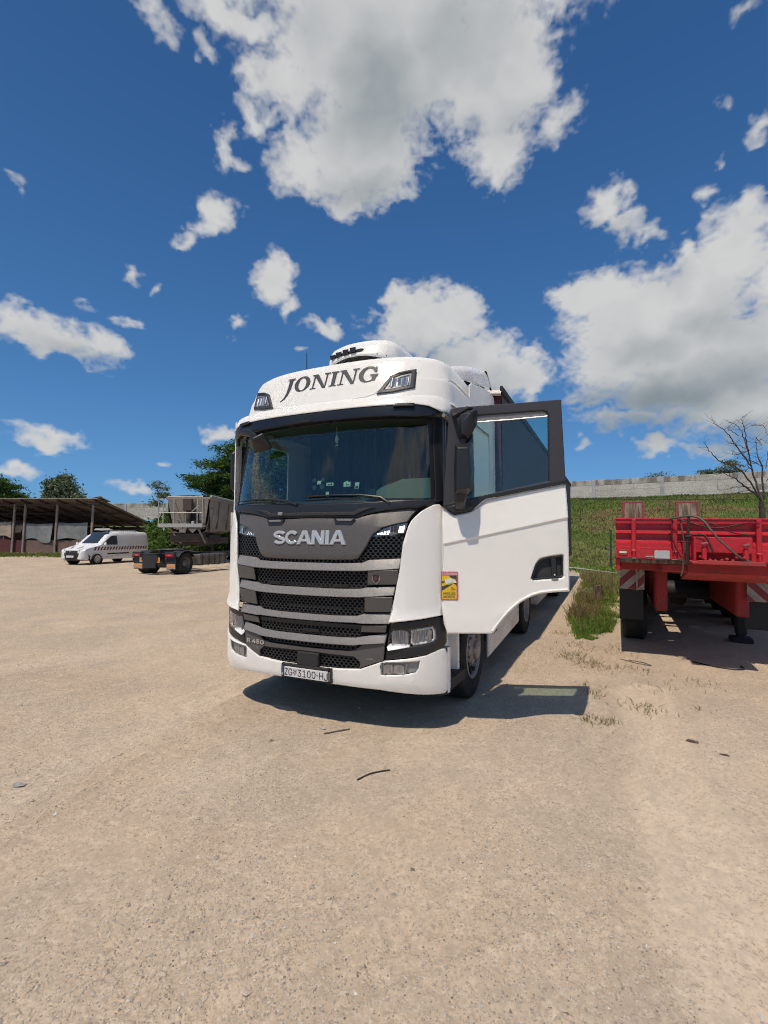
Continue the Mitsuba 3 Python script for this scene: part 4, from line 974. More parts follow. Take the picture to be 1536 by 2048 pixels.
# warning sticker about blind spots
st = dfn(0.042)
SUB('sticker', panel(rrect(-0.022, 1.153, 0.127, 1.401, 0.010), st, 0.002, 0, 0), 'm_pink')
SUB('sticker_field', panel(sbox(-0.014, 1.162, 0.113, 1.366), dfn(0.0445), 0.001, 0, 0), 'm_yellow')
SUB('sticker_black', panel(unary_union([Polygon([(0.045, 1.366), (0.113, 1.366), (0.113, 1.285), (0.085, 1.300), (0.110, 1.335), (0.070, 1.345)]), Polygon([(-0.014, 1.234), (-0.014, 1.272), (0.02, 1.283), (0.062, 1.292), (0.085, 1.298)]), Polygon([(-0.014, 1.300), (0.01, 1.305), (0.01, 1.318), (-0.014, 1.318)]), Polygon([(0.10, 1.295), (0.113, 1.29), (0.113, 1.275)])]), dfn(0.0462), 0.0008, 0, 0), 'm_letter')
SUB('sticker_lorry', panel(unary_union([Polygon([(0.012, 1.334), (0.055, 1.345), (0.075, 1.342), (0.075, 1.308), (0.025, 1.293), (0.014, 1.303)]), Polygon([(0.078, 1.340), (0.095, 1.325), (0.108, 1.322), (0.110, 1.303), (0.085, 1.304), (0.078, 1.310)])]), dfn(0.0476), 0.0008, 0, 0), 'm_paper')
tri_ = Polygon([(0.066, 1.236), (0.066, 1.266), (0.104, 1.248)])
SUB('sticker_drawing', panel(tri_.difference(tri_.buffer(-0.0032)).union(LineString([(0.068, 1.26), (0.085, 1.246), (0.1, 1.25)]).buffer(0.0014)), dfn(0.0462), 0.0008, 0, 0), 'm_letter')
SUB('sticker_lettering', cat(letters('ANGLES', 0.020, 0.108, dfn(0.0462), 0.001, True, 1.202, -0.006), letters('MORTS', 0.020, 0.098, dfn(0.0462), 0.001, True, 1.172, -0.001)), 'm_letter', False)
SUB('sticker_heading', letters('ATTENTION', 0.018, 0.135, dfn(0.0450), 0.001, True, 1.373, -0.017), 'm_plate', False)

# --- steps, wheels, chassis
for s in (1, -1):
    mm = (lambda m: m) if s > 0 else mirror
    L('step_well', mm(cat(cbox((1.08, 0.60, 0.66), (0.05, 0.46, 0.50), 0.01), cbox((1.14, 0.80, 0.66), (0.14, 0.04, 0.50), 0.01))), 'm_white', 30)
    L('bumper_end', mm(quadmesh(np.array([[[x, y, z] for z in (0.336, 0.45, 0.60, 0.726)] for x, y in ((1.228, 0.375), (1.236, 0.40), (1.238, 0.43), (1.225, 0.45), (1.12, 0.46))]))), 'm_white', 40)
    L('step', mm(hull([(1.10, 0.42, 0.335), (1.235, 0.42, 0.345), (1.235, 0.93, 0.325), (1.216, 0.985, 0.33), (1.10, 0.90, 0.325), (1.10, 0.42, 0.43), (1.225, 0.42, 0.425), (1.235, 0.90, 0.415), (1.216, 0.965, 0.41), (1.10, 0.90, 0.42)], 0.004)), 'm_blackmat', 30)
    for i in range(8):
        L('step_tread', mm(cbox((1.165, 0.46 + 0.055 * i, 0.432), (0.12, 0.022, 0.014), 0.004)), 'm_black', 30)
    L('wheel_arch', mm(quadmesh(np.array([[[x, 1.42 - 0.60 * math.cos(t), 0.46 + 0.60 * math.sin(t)] for x in (0.62, 0.9, 1.19)] for t in np.linspace(0.0, math.pi, 17)]))), 'm_blackmat', 40)


def wheel(key, x, y, R, s, width=0.30, rim='m_rim', seg=44, dish=0.0):
    """tyre, rim with vents, hub; s = side that faces outwards"""
    w = width
    pr_ = [(R * 0.60, -w / 2 + 0.02), (R * 0.82, -w / 2), (R * 0.96, -w / 2 + 0.02), (R, -w / 2 + 0.05), (R, w / 2 - 0.05), (R * 0.96, w / 2 - 0.02), (R * 0.82, w / 2), (R * 0.60, w / 2 - 0.02)]
    k = add(key + '__tyre', lathe([(a, s * b) for a, b in pr_], (x, y, R - 0.012), 'x', seg), 'm_rubber', 40)
    grooves = [lathe([(R + 0.002, o - 0.008), (R + 0.002, o + 0.008)], (x, y, R - 0.012), 'x', seg) for o in (-0.07, 0.0, 0.07)]
    add(key + '__tread', cat(*grooves), 'm_deep', 40)
    hub = [(R * 0.60, w / 2 - 0.015), (R * 0.575, w / 2 - 0.005), (R * 0.54, w / 2 - 0.03), (R * 0.50, w / 2 - 0.07 - dish), (R * 0.36, w / 2 - 0.05 - dish), (R * 0.31, w / 2 - 0.02 - dish), (R * 0.20, w / 2 - 0.0 - dish), (R * 0.19, w / 2 + 0.03 - dish), (R * 0.10, w / 2 + 0.045 - dish), (0.0, w / 2 + 0.045 - dish)]
    add(key + '__rim', lathe([(a, s * b) for a, b in hub], (x, y, R - 0.012), 'x', seg), rim, 40)
    hol = []
    for t in np.arange(10) * 2 * np.pi / 10:
        c = np.array([x + s * (w / 2 - 0.052 - dish), y + R * 0.435 * math.cos(t), R - 0.012 + R * 0.435 * math.sin(t)])
        hol.append(hull([c + np.array([dx, a * -math.sin(t) + b * math.cos(t), a * math.cos(t) + b * math.sin(t)]) for dx in (-0.02, 0.022) for a, b in ((-0.046, 0), (0, 0.034), (0.046, 0), (0, -0.034))], 0.008))
    add(key + '__vents', cat(*hol), 'm_deep', 30)
    nuts = [hull([np.array([x + s * (w / 2 - 0.018 - dish), y + R * 0.335 * math.cos(t), R - 0.012 + R * 0.335 * math.sin(t)])], 0.016) for t in np.arange(10) * 2 * np.pi / 10 + 0.3]
    add(key + '__nuts', cat(*nuts), 'm_steel', 30)


for i, (x, y, s) in enumerate(((1.06, 1.42, 1), (-1.06, 1.42, -1))):
    wheel(f'{LORRY}__wheel' + ('' if i == 0 else f'_{i:03d}'), x, y, 0.50, s)
for i, (x, y, s) in enumerate(((1.06, 5.12, 1), (-1.06, 5.12, -1))):
    wheel(f'{LORRY}__wheel_{i + 2:03d}', x, y, 0.50, s, 0.32, dish=0.12)
for s in (1, -1):
    mm = (lambda m: m) if s > 0 else mirror
    k = L('side_skirt', mm(panel(Polygon([(2.02, 0.27), (2.05, 0.95), (4.25, 0.95), (4.22, 0.34)]), lambda x, z, h: np.stack([1.20 + h, x, z], -1), 0.02, 0.01, 0.3)), 'm_white_dusty')
    scene[k + '__lamp'] = mikit.ply(mm(panel(rrect(2.24, 0.50, 2.52, 0.56, 0.01), lambda x, z, h: np.stack([1.22 + h, x, z], -1), 0.006, 0.002, 0)), 'm_frame', 30)
    L('mudguard', mm(quadmesh(np.array([[[x, 5.12 - 0.62 * math.cos(t), 0.49 + 0.60 * math.sin(t)] for x in (0.72, 1.22)] for t in np.linspace(0.15, math.pi - 0.15, 15)]))), 'm_blackmat', 40)
L('chassis', cat(cbox((0.40, 3.4, 0.80), (0.09, 5.9, 0.28), 0.01), cbox((-0.40, 3.4, 0.80), (0.09, 5.9, 0.28), 0.01), cbox((0, 5.12, 0.50), (1.7, 0.2, 0.2), 0.05), cbox((0, 1.42, 0.46), (1.8, 0.14, 0.14), 0.04), cbox((0, 1.2, 0.72), (0.9, 1.5, 0.5), 0.1), cbox((0, 0.75, 0.52), (1.9, 0.7, 0.2), 0.05)), 'm_blackmat', 30)
L('fifth_wheel', cbox((0, 4.9, 1.05), (0.9, 0.9, 0.08), 0.03), 'm_blackmat')

# ------------------------------------------------------------------ the semi-trailer behind it
TR = root('semi_trailer', 'long dark curtain-sided trailer coupled behind the white lorry', 'trailer')
tr = lambda n, m, b, s=30: add(f'{TR}__{n}', m, b, s)
tr('curtain', quadmesh(np.array([[[1.275 + 0.006 * math.sin(z * 9 + y * 2), y, z] for z in np.linspace(1.05, 3.62, 8)] for y in np.linspace(2.72, 16.25, 90)])), 'm_tarp', True)
tr('curtain', quadmesh(np.array([[[-1.275, y, z] for z in (1.05, 3.62)] for y in (2.72, 16.25)])), 'm_tarp', False)
tr('front_wall', panel(rrect(-1.25, 1.0, 1.265, 3.64, 0.03), frame((0, 2.72, 0), (1, 0, 0), (0, 0, 1), (0, -1, 0)), 0.03, 0.006, 0), 'm_maroon')
for x in (0.98, 0.66, 0.34, 0.0, -0.34, -0.66, -0.98):
    tr('front_post', cbox((x, 2.675, 2.3), (0.05, 0.035, 2.5), 0.008), 'm_maroon')
xs = np.linspace(-1, 1, 21)
tr('roof_cap', quadmesh(np.array([[[1.285 * x, y, z - 0.03 * abs(x) ** 6] for x in xs] for y, z in ((2.64, 3.60), (2.62, 3.63), (2.66, 3.68), (2.72, 3.705), (2.80, 3.715))])), 'm_white_dusty', 40)
tr('roof_sheet', quadmesh(np.array([[[1.285 * x, y, 3.715 - 0.03 * abs(x) ** 6] for x in xs] for y in (2.80, 9.5, 16.25)])), 'm_paper', 40)
for s in (1, -1):
    tr('top_rail', cbox((s * 1.285, 9.45, 3.665), (0.04, 13.6, 0.10), 0.012), 'm_blackmat')
    tr('bottom_rail', cbox((s * 1.27, 9.45, 1.02), (0.05, 13.55, 0.12), 0.012), 'm_maroon')
    tr('side_guard', cat(cbox((s * 1.24, 9.2, 0.62), (0.03, 2.6, 0.10), 0.01), cbox((s * 1.24, 9.2, 0.42), (0.03, 2.6, 0.10), 0.01), cbox((s * 1.22, 8.2, 0.7), (0.05, 0.06, 0.6), 0.01), cbox((s * 1.22, 10.2, 0.7), (0.05, 0.06, 0.6), 0.01)), 'm_steel')
    tr('pallet_box', cbox((s * 0.95, 7.2, 0.62), (0.58, 1.5, 0.6), 0.03), 'm_white_dusty')
tr('floor', cbox((0, 9.45, 1.0), (2.45, 13.5, 0.10), 0.01), 'm_blackmat')
tr('rear_doors', cbox((0, 16.26, 2.35), (2.5, 0.05, 2.6), 0.01), 'm_maroon')
tr('chassis', cat(cbox((0.45, 10, 0.80), (0.12, 12.0, 0.32), 0.01), cbox((-0.45, 10, 0.80), (0.12, 12.0, 0.32), 0.01)), 'm_blackmat')
for i, (y, s) in enumerate([(y, s) for y in (10.9, 12.2, 13.5) for s in (1, -1)]):
    wheel(f'{TR}__wheel' + ('' if i == 0 else f'_{i:03d}'), s * 1.06, y, 0.50, s, 0.36, seg=28)
for s in (1, -1):
    tr('landing_leg', cat(cbox((s * 0.9, 6.2, 0.7), (0.10, 0.10, 0.9), 0.01), cbox((s * 0.9, 6.2, 0.25), (0.26, 0.26, 0.04), 0.01)), 'm_steel')

# ------------------------------------------------------------------ materials of the yard
mat('m_concrete', pr(specks((0.50, 0.485, 0.45), (0.43, 0.415, 0.375), 0.7, 0.4, 0.65, 1.6), 0.85))


def stained(p, n, uv):
    streak = fbm(p.x * 1.9, p.y * 1.9, p.z * 0.30, 4)
    g = noise(p.x * 2.4, p.y * 2.4, p.z * 1.5)
    c = mix((0.47, 0.455, 0.42), (0.38, 0.365, 0.33), smoothstep(0.4, 0.65, fbm(p.x * 1.3 + 9, p.y, p.z * 2.2, 4)))
    return mix(c, (0.15, 0.125, 0.11), 0.8 * smoothstep(0.44, 0.64, streak * 0.8 + g * 0.2))


mat('m_stained', pr(proc(stained), 0.9))
mat('m_pillar', pr(specks((0.40, 0.42, 0.44), (0.33, 0.34, 0.35), 0.8, f2=2), 0.85))
mat('m_trred', pr(specks((0.50, 0.020, 0.032), (0.42, 0.019, 0.030), 1.6, 0.42, 0.62, 22), 0.38))
mat('m_trdark', pr(specks((0.36, 0.036, 0.038), (0.25, 0.050, 0.045), 4), 0.8))
mat('m_plank', pr(proc(lambda p, n, uv: mix((0.30, 0.235, 0.18), (0.13, 0.085, 0.07), smoothstep(0.42, 0.66, fbm(p.x * 26, p.y * 5, p.z * 2.2, 4)))), 0.85))
mat('m_rampframe', pr(specks((0.30, 0.060, 0.055), (0.20, 0.07, 0.06), 6), 0.7))
mat('m_hose', pr((0.10, 0.075, 0.065), 0.5))
mat('m_hosedark', pr((0.035, 0.022, 0.022), 0.5))
mat('m_boardwhite', pr(specks((0.36, 0.345, 0.32), (0.24, 0.225, 0.21), 7, 0.4, 0.65), 0.6))
mat('m_boardred', pr((0.20, 0.025, 0.03), 0.5))
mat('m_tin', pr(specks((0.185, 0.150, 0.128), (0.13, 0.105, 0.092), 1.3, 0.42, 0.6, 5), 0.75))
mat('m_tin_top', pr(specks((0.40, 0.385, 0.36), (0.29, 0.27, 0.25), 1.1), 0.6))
mat('m_rafter', pr((0.055, 0.040, 0.036), 0.8))
mat('m_post', pr(specks((0.22, 0.155, 0.13), (0.28, 0.26, 0.24), 1.4, 0.4, 0.62), 0.75))
mat('m_sheet', pr(specks((0.21, 0.235, 0.235), (0.16, 0.18, 0.18), 1.5), 0.8))
mat('m_sheetbeige', pr(specks((0.36, 0.31, 0.25), (0.29, 0.24, 0.19), 1.8), 0.8))
mat('m_shedwall', pr(specks((0.19, 0.12, 0.10), (0.15, 0.105, 0.09), 1.2), 0.9))
mat('m_vanwhite', pr((0.70, 0.70, 0.69), 0.3))
mat('m_vanblack', pr((0.022, 0.022, 0.025), 0.55))
mat('m_stripe', pr((0.13, 0.030, 0.030), 0.45))
mat('m_tipper', pr(specks((0.265, 0.228, 0.195), (0.215, 0.182, 0.155), 1.6, 0.4, 0.62, 12), 0.62))
mat('m_tipperdark', pr(specks((0.080, 0.055, 0.048), (0.05, 0.042, 0.038), 3), 0.8))
mat('m_galv', pr((0.40, 0.40, 0.385), 0.5, 0.2))
mat('m_tank', pr(specks((0.155, 0.142, 0.13), (0.09, 0.078, 0.07), 4), 0.45, 0.4))
mat('m_taillight', pr((0.38, 0.02, 0.03), 0.25))
mat('m_deadwood', pr(specks((0.062, 0.048, 0.045), (0.036, 0.03, 0.03), 14), 0.9))
mat('m_oldwood', pr(proc(lambda p, n, uv: mix((0.15, 0.11, 0.085), (0.06, 0.042, 0.035), smoothstep(0.4, 0.62, fbm(p.x * 40, p.y * 40, p.z * 5, 4)))), 0.9))
mat('m_tipplate', pr((0.42, 0.46, 0.47), 0.4))
mat('m_greenpost', pr((0.03, 0.05, 0.04), 0.5))

# ------------------------------------------------------------------ concrete panel walls


def wall(a, b, za, zb_, h, label, n, rows=4):
    """posts at equal steps with rows of panels slotted between them; a, b: ends on the ground plan, za, zb_: foot heights"""
    k = root('concrete_wall', label, 'wall')
    a, b = np.array(a, float), np.array(b, float)
    ang = math.atan2(b[1] - a[1], b[0] - a[0])
    Ln = np.linalg.norm(b - a) / n
    for i in range(n + 1):
        p = a + (b - a) * i / n; z = za + (zb_ - za) * i / n
        add(f'{k}__post', cbox((p[0], p[1], z + h / 2 - 0.3), (0.34, 0.30, h + 0.62), 0.02, ang), 'm_pillar')
    for i in range(n):
        p = a + (b - a) * (i + 0.5) / n; z = za + (zb_ - za) * (i + 0.5) / n
        ph = h / rows
        for j in range(rows):
            jig = RNG.uniform(-0.012, 0.012)
            add(f'{k}__panel', cbox((p[0] + jig * math.sin(ang), p[1] - jig * math.cos(ang), z + ph * (j + 0.5)), (Ln - 0.10, 0.13, ph - 0.010), 0.012, ang), 'm_stained' if j == rows - 1 or RNG.random() < 0.12 else 'm_concrete')
    return k


wall((-29.0, 54.4), (31.8, 47.2), 5.30, 5.15, 2.20, 'weathered grey concrete panel wall on top of the embankment behind the red trailer', 10)
wall((-84.0, 35.0), (-45.0, 52.6), 3.75, 4.1, 2.45, 'pale concrete panel wall far off behind the open shed roof', 7)

# ------------------------------------------------------------------ the open shed
SH = root('shed', 'long open-fronted shed with sloping tin roof and sheets hung between its posts', 'shed')
MS = rotz(24.675, (-38.17, 24.83, 0))     # its right front corner; u to the right along the front, v to the back
sh = lambda n, m, b, s=30: add(f'{SH}__{n}', place(m, MS), b, s)
rz_ = lambda v: 4.80 - 0.195 * (v + 0.4)
U0 = -19.5
for i in range(13):     # roof sheets, slightly uneven
    u1 = 0.02 - i * 1.5; u0 = u1 - 1.52
    dz = RNG.uniform(-0.015, 0.015)
    us = np.linspace(u0, u1, 13)
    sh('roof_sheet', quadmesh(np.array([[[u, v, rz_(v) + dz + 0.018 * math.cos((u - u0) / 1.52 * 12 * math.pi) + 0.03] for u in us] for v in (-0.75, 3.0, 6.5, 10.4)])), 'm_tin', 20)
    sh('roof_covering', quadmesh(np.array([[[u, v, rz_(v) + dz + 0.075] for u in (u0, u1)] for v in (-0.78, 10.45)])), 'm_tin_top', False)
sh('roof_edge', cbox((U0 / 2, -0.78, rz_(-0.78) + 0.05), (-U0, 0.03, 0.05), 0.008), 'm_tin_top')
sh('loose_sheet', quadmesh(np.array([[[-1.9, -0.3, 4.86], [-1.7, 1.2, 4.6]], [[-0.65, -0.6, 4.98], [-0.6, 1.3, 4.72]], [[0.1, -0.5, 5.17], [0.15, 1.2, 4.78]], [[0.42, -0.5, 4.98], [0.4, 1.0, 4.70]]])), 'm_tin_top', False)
sh('verge_board', cat(hull([(0.03, -0.8, rz_(-0.8) - 0.02), (0.03, -0.8, rz_(-0.8) + 0.10), (0.03, 10.4, rz_(10.4) - 0.10), (0.03, 10.4, rz_(10.4) + 0.06), (0.09, -0.8, rz_(-0.8) - 0.02), (0.09, 10.4, rz_(10.4) - 0.10), (0.09, -0.8, rz_(-0.8) + 0.10), (0.09, 10.4, rz_(10.4) + 0.06)])), 'm_tin')
for i in range(12):
    u = -0.3 - i * 1.62
    sh('rafter', hull([(u + a, v, rz_(v) + b) for a in (-0.05, 0.05) for v in (-0.7, 10.3) for b in (-0.02, -0.17)]), 'm_rafter')
for v in (0.25, 3.4, 6.7, 9.9):
    sh('beam', cbox((U0 / 2, v, rz_(v) - 0.26), (-U0 - 0.1, 0.12, 0.17), 0.01), 'm_rafter')
for u in (-1.1, -4.3, -7.15, -8.1, -11.4, -14.6, -17.8):
    sh('post', hull([(u + a + (0 if z_ < 1 else 0.16), 0.25 + b, z_) for a in (-0.075, 0.075) for b in (-0.07, 0.07) for z_ in (-0.05, rz_(0.25) - 0.2)]), 'm_post')
for u in (0.0, -4.3, -8.1, -13):
    sh('back_post', cbox((u - 0.1, 9.9, 1.35), (0.14, 0.14, 2.75), 0.01), 'm_rafter')
sh('back_wall', cbox((U0 / 2, 10.0, 1.25), (-U0 - 0.4, 0.05, 2.55), 0.01), 'm_shedwall')
sh('partition', cbox((-9.0, 5.0, 1.5), (0.08, 9.2, 3.0), 0.01), 'm_shedwall')
for i, u in enumerate((-2.7, -5.72)):
    sh('front_boarding', cbox((u, 0.42, 0.62), (2.95, 0.05, 1.30), 0.01), 'm_shedwall')
sh('front_boarding', cbox((-7.6, 0.42, 0.62), (0.8, 0.05, 1.30), 0.01), 'm_maroon')
sh('front_boarding', cbox((-9.75, 0.42, 0.66), (3.1, 0.05, 1.36), 0.01), 'm_maroon')
sh('front_boarding', cbox((-13.0, 0.42, 0.66), (3.0, 0.05, 1.36), 0.01), 'm_maroon')


def hung(u0, u1, ztop, zbot, seed, m, sag=0.12):
    r = np.random.default_rng(seed)
    us = np.linspace(u0, u1, 22); ph = r.uniform(0, 6, 4)
    g = np.array([[[u + 0.05 * math.sin(3 * t + ph[0]), 0.33 + 0.09 * math.sin(2.1 * u + ph[1]) * t + 0.04 * math.sin(7 * u + ph[2]) * t, ztop - 0.05 * math.sin(math.pi * (u - u0) / (u1 - u0)) - (ztop - zbot + sag * math.sin(2.3 * u + ph[3])) * t] for u in us] for t in np.linspace(0, 1, 9)])
    sh('hung_sheet', quadmesh(g), m, 60)


hung(-4.12, -1.45, 2.86, 1.40, 1, 'm_sheet')
hung(-7.0, -4.62, 2.78, 1.28, 2, 'm_sheet', 0.22)
hung(-8.0, -7.3, 2.75, 1.9, 3, 'm_tipperdark')
hung(-11.2, -8.25, 2.92, 1.55, 4, 'm_sheetbeige', 0.2)
hung(-14.4, -11.5, 2.9, 1.5, 5, 'm_sheetbeige', 0.2)
sh('sill', cbox((U0 / 2, 0.2, 0.06), (-U0, 0.18, 0.20), 0.02), 'm_concrete')
sh('stored_crate', cbox((-1.5, 6.0, 0.8), (1.6, 1.2, 1.6), 0.02), 'm_tipperdark')

# ------------------------------------------------------------------ delivery van
VN = root('delivery_van', 'white delivery van with red slanted stripes and a light bar on its roof', 'van')
MV = rotz(8.2, (-25.61, 14.19, 0)) @ np.diag([1.046, 1.046, 1.046, 1])
vn = lambda n, m, b, s=35: add(f'{VN}__{n}', place(m, MV), b, s)
st_ = [(0.0, .66, .72, .34), (0.04, .76, .82, .30), (0.16, .845, .89, .28), (0.45, .875, .975, .27), (0.85, .905, 1.065, .27), (1.06, .912, 1.12, .27), (1.40, .915, 1.42, .27), (1.68, .915, 1.66, .27), (1.85, .915, 1.755, .27), (2.10, .915, 1.815, .27), (2.7, .915, 1.85, .27), (4.2, .915, 1.85, .27), (4.6, .905, 1.83, .29), (4.70, .87, 1.78, .32), (4.74, .80, 1.70, .36)]
G = []
for y, w, zt, zb_ in st_:
    belt = min(1.05, zt * 0.90)
    tum = 0.11 * max(0, min(1, (zt - 1.15) / 0.6))
    half = [(0.0, zb_), (w * 0.95, zb_), (w, zb_ + 0.10), (w * 1.0, belt), (w - tum * 0.75, belt + (zt - belt) * 0.72), (w - tum - 0.06, zt - 0.035), (w - tum - 0.17, zt), (0.0, zt + (0.035 if zt > 1.78 else 0.02))]
    row = [(x, y, z) for x, z in half]
    G.append(row + [(-x, y, z) for x, y, z in reversed(row[:-1])])
body = quadmesh(np.array(G))
ends = [trimesh.Trimesh(np.array(G[i]), [[0, j, j + 1] if i else [0, j + 1, j] for j in range(1, len(G[i]) - 1)], process=False) for i in (0, -1)]
vn('body', cat(body, *ends), 'm_vanwhite', 38)


def vside(s, off=0.006):
    """a sheet on the van's side s: (along, up) -> the side's own curve"""
    def fn(x, z, h):
        w = np.interp(x, [a[0] for a in st_], [a[1] for a in st_]); zt = np.interp(x, [a[0] for a in st_], [a[2] for a in st_])
        tum = 0.11 * np.clip((zt - 1.15) / 0.6, 0, 1); belt = np.minimum(1.05, zt * 0.90)
        t = np.clip((z - belt) / np.maximum((zt - belt) * 0.72, 1e-6), 0, 1.2)
        return np.stack([s * (w - tum * 0.75 * t + off + h), x, z], -1)
    return fn


for s in (1, -1):
    f_ = flip if s < 0 else (lambda m: m)
    vn('side_window', f_(panel(Polygon([(1.20, 1.10), (1.30, 1.22), (1.72, 1.53), (1.86, 1.60), (2.22, 1.64), (2.24, 1.10)]), vside(s), 0.004, 0.0, 0.1)), 'm_carglass')
    vn('door_gap', f_(panel(unary_union([LineString([(2.32, 1.66), (2.31, 0.45), (1.35, 0.42)]).buffer(0.008), LineString([(3.45, 1.70), (3.45, 0.42)]).buffer(0.006)]), vside(s), 0.002, 0, 0.1)), 'm_vanblack')
    vn('rub_strip', f_(panel(rrect(1.50, 0.55, 3.10, 0.62, 0.02), vside(s), 0.02, 0.006, 0.3)), 'm_vanblack')
    for i in range(19):
        a = 0.62 + i * 0.208
        vn('stripe', f_(panel(Polygon([(a, 0.80), (a + 0.105, 0.80), (a + 0.185, 0.985), (a + 0.08, 0.985)]).intersection(sbox(0.5, 0.7, 4.65, 1.2)), vside(s), 0.003, 0, 0.1)), 'm_stripe')
    vn('door_mirror', hull([(s * 1.0, 1.24, 1.06), (s * 1.10, 1.24, 1.07), (s * 1.0, 1.25, 1.22), (s * 1.09, 1.25, 1.22), (s * 1.03, 1.17, 1.1), (s * 0.9, 1.28, 1.08)], 0.02), 'm_vanwhite')
    for y in (0.86, 3.95):
        vn('wheel_arch', lathe([(0.36, 0.02), (0.36, -0.2), (0.0, -0.2)], (s * 0.905, y, 0.32), 'x', 24) if s > 0 else lathe([(0.36, -0.02), (0.36, 0.2), (0.0, 0.2)], (s * 0.905, y, 0.32), 'x', 24), 'm_deep')
        wk = root_key = f'{VN}__wheel'
        k_ = add(wk + '__tyre' if wk + '__tyre' not in scene else f'{VN}__wheel_{sum(1 for q in scene if q.startswith(VN + "__wheel") and q.endswith("__tyre")):03d}__tyre', place(lathe([(0.20, s * -0.08), (0.29, s * -0.09), (0.315, s * -0.06), (0.315, s * 0.06), (0.29, s * 0.09), (0.20, s * 0.08)], (s * 0.83, y, 0.31), 'x', 28), MV), 'm_rubber', 40)
        base_k = k_[:-len('__tyre')]
        scene[base_k + '__rim'] = mikit.ply(place(lathe([(0.205, s * 0.085), (0.19, s * 0.06), (0.10, s * 0.075), (0.0, s * 0.085)], (s * 0.83, y, 0.31), 'x', 28), MV), 'm_galv', 40)
        scene[base_k + '__slots'] = mikit.ply(place(cat(*[hull([(s * 0.905, y + 0.15 * math.cos(t), 0.31 + 0.15 * math.sin(t)), (s * 0.905, y + 0.11 * math.cos(t), 0.31 + 0.11 * math.sin(t))], 0.016) for t in np.arange(8) * math.pi / 4]), MV), 'm_vanblack', 30)
    hp = Polygon([(s * 0.50, 0.78), (s * 0.70, 0.80), (s * 0.80, 0.86), (s * 0.78, 0.93), (s * 0.66, 0.91), (s * 0.52, 0.85)])
    vn('headlight', panel(hp, lambda x, z, h: np.stack([x, 0.02 + 0.42 * np.clip((np.abs(x) - 0.50) / 0.3, 0, 1) ** 1.7 + (z - 0.78) * 0.5 - h - 0.02, z], -1), 0.02, 0.006, 0.05), 'm_lamp')
    vn('bonnet_mark', panel(Polygon([(s * 0.20, 0.88), (s * 0.28, 0.88), (s * 0.40, 0.99), (s * 0.32, 0.99)]), lambda x, z, h: np.stack([x, 0.16 + (z - 0.88) * 2.6, z + 0.028 + h], -1), 0.003, 0, 0.05), 'm_stripe')
vn('windscreen', panel(Polygon([(-0.78, 0.0), (0.78, 0.0), (0.66, 0.82), (-0.66, 0.82)]), lambda x, z, h: np.stack([x, 1.085 + 0.735 * z / 0.82 + 0.10 * (x / 0.8) ** 2, 1.155 + 0.615 * z / 0.82 + 0.062 + h - 0.05 * (x / 0.8) ** 2], -1), 0.004, 0, 0.12), 'm_carglass')
bp = Polygon([(-0.88, 0.24), (0.88, 0.24), (0.90, 0.50), (0.84, 0.64), (0.45, 0.66), (-0.45, 0.66), (-0.84, 0.64), (-0.90, 0.50)])
vn('front_bumper', panel(bp, lambda x, z, h: np.stack([x, -0.06 + 0.50 * np.abs(x / 0.93) ** 3.2 - h + 0.08 * np.clip((0.34 - z) / 0.1, 0, 1), z], -1), 0.03, 0.015, 0.1), 'm_vanblack')
vn('front_grille', panel(Polygon([(-0.42, 0.66), (0.42, 0.66), (0.50, 0.80), (-0.50, 0.80)]), lambda x, z, h: np.stack([x, -0.035 + 0.3 * np.abs(x / 0.93) ** 2.4 - h + (z - 0.66) * 0.3, z], -1), 0.03, 0.01, 0.1), 'm_vanblack')
vn('badge', hull([(0.0, -0.075, 0.745)], 0.045), 'm_galv')
vn('number_plate', panel(rrect(-0.26, 0.42, 0.26, 0.53, 0.01), lambda x, z, h: np.stack([x, -0.092 - h, z], -1), 0.006, 0, 0), 'm_plate')
vn('bumper_strip', cbox((0, -0.075, 0.375), (0.9, 0.02, 0.03), 0.006), 'm_deep')
vn('light_bar', cat(hull([(-0.55, 1.95, 1.97), (0.55, 1.95, 1.97), (-0.55, 2.20, 1.97), (0.55, 2.20, 1.97), (-0.52, 2.0, 2.03), (0.52, 2.0, 2.03)], 0.02)), 'm_galv')
vn('light_bar_foot', cat(cbox((0.4, 2.08, 1.90), (0.05, 0.1, 0.12), 0.01), cbox((-0.4, 2.08, 1.90), (0.05, 0.1, 0.12), 0.01)), 'm_vanblack')
for y in (2.7, 3.6):
    vn('roof_rack', cbox((0, y, 1.95), (1.45, 0.05, 0.035), 0.01), 'm_vanblack')
for x in (-0.70, 0.70):
    vn('roof_rack', cbox((x, 3.1, 1.94), (0.04, 1.4, 0.04), 0.01), 'm_galv')
vn('beacon', hull([(0.0, 2.08, 2.06), (0.0, 2.08, 2.10)], 0.05), 'm_tagdark')

# ------------------------------------------------------------------ dark tractor unit seen from behind
TU = root('lorry_chassis', 'dark lorry chassis seen from behind with red tail lights and mudflaps, beside the white van', 'lorry')
MT = rotz(7.3, (-15.54, 11.13, 0)) @ np.diag([0.95, 0.95, 0.95, 1])
tu = lambda n, m, b, s=30: add(f'{TU}__{n}', place(m, MT), b, s)
tu('chassis', cat(cbox((0.40, 3.4, 0.78), (0.09, 6.8, 0.26), 0.01), cbox((-0.40, 3.4, 0.78), (0.09, 6.8, 0.26), 0.01), cbox((0, 0.12, 0.78), (0.9, 0.08, 0.28), 0.01)), 'm_blackmat')
tu('axle', cbox((0, 1.0, 0.5), (1.6, 0.18, 0.18), 0.05), 'm_blackmat')
tu('rear_beam', cat(cbox((0, 0.02, 0.62), (0.75, 0.06, 0.62), 0.01), cbox((0, 0.15, 0.97), (0.9, 0.35, 0.04), 0.01)), 'm_vanblack')
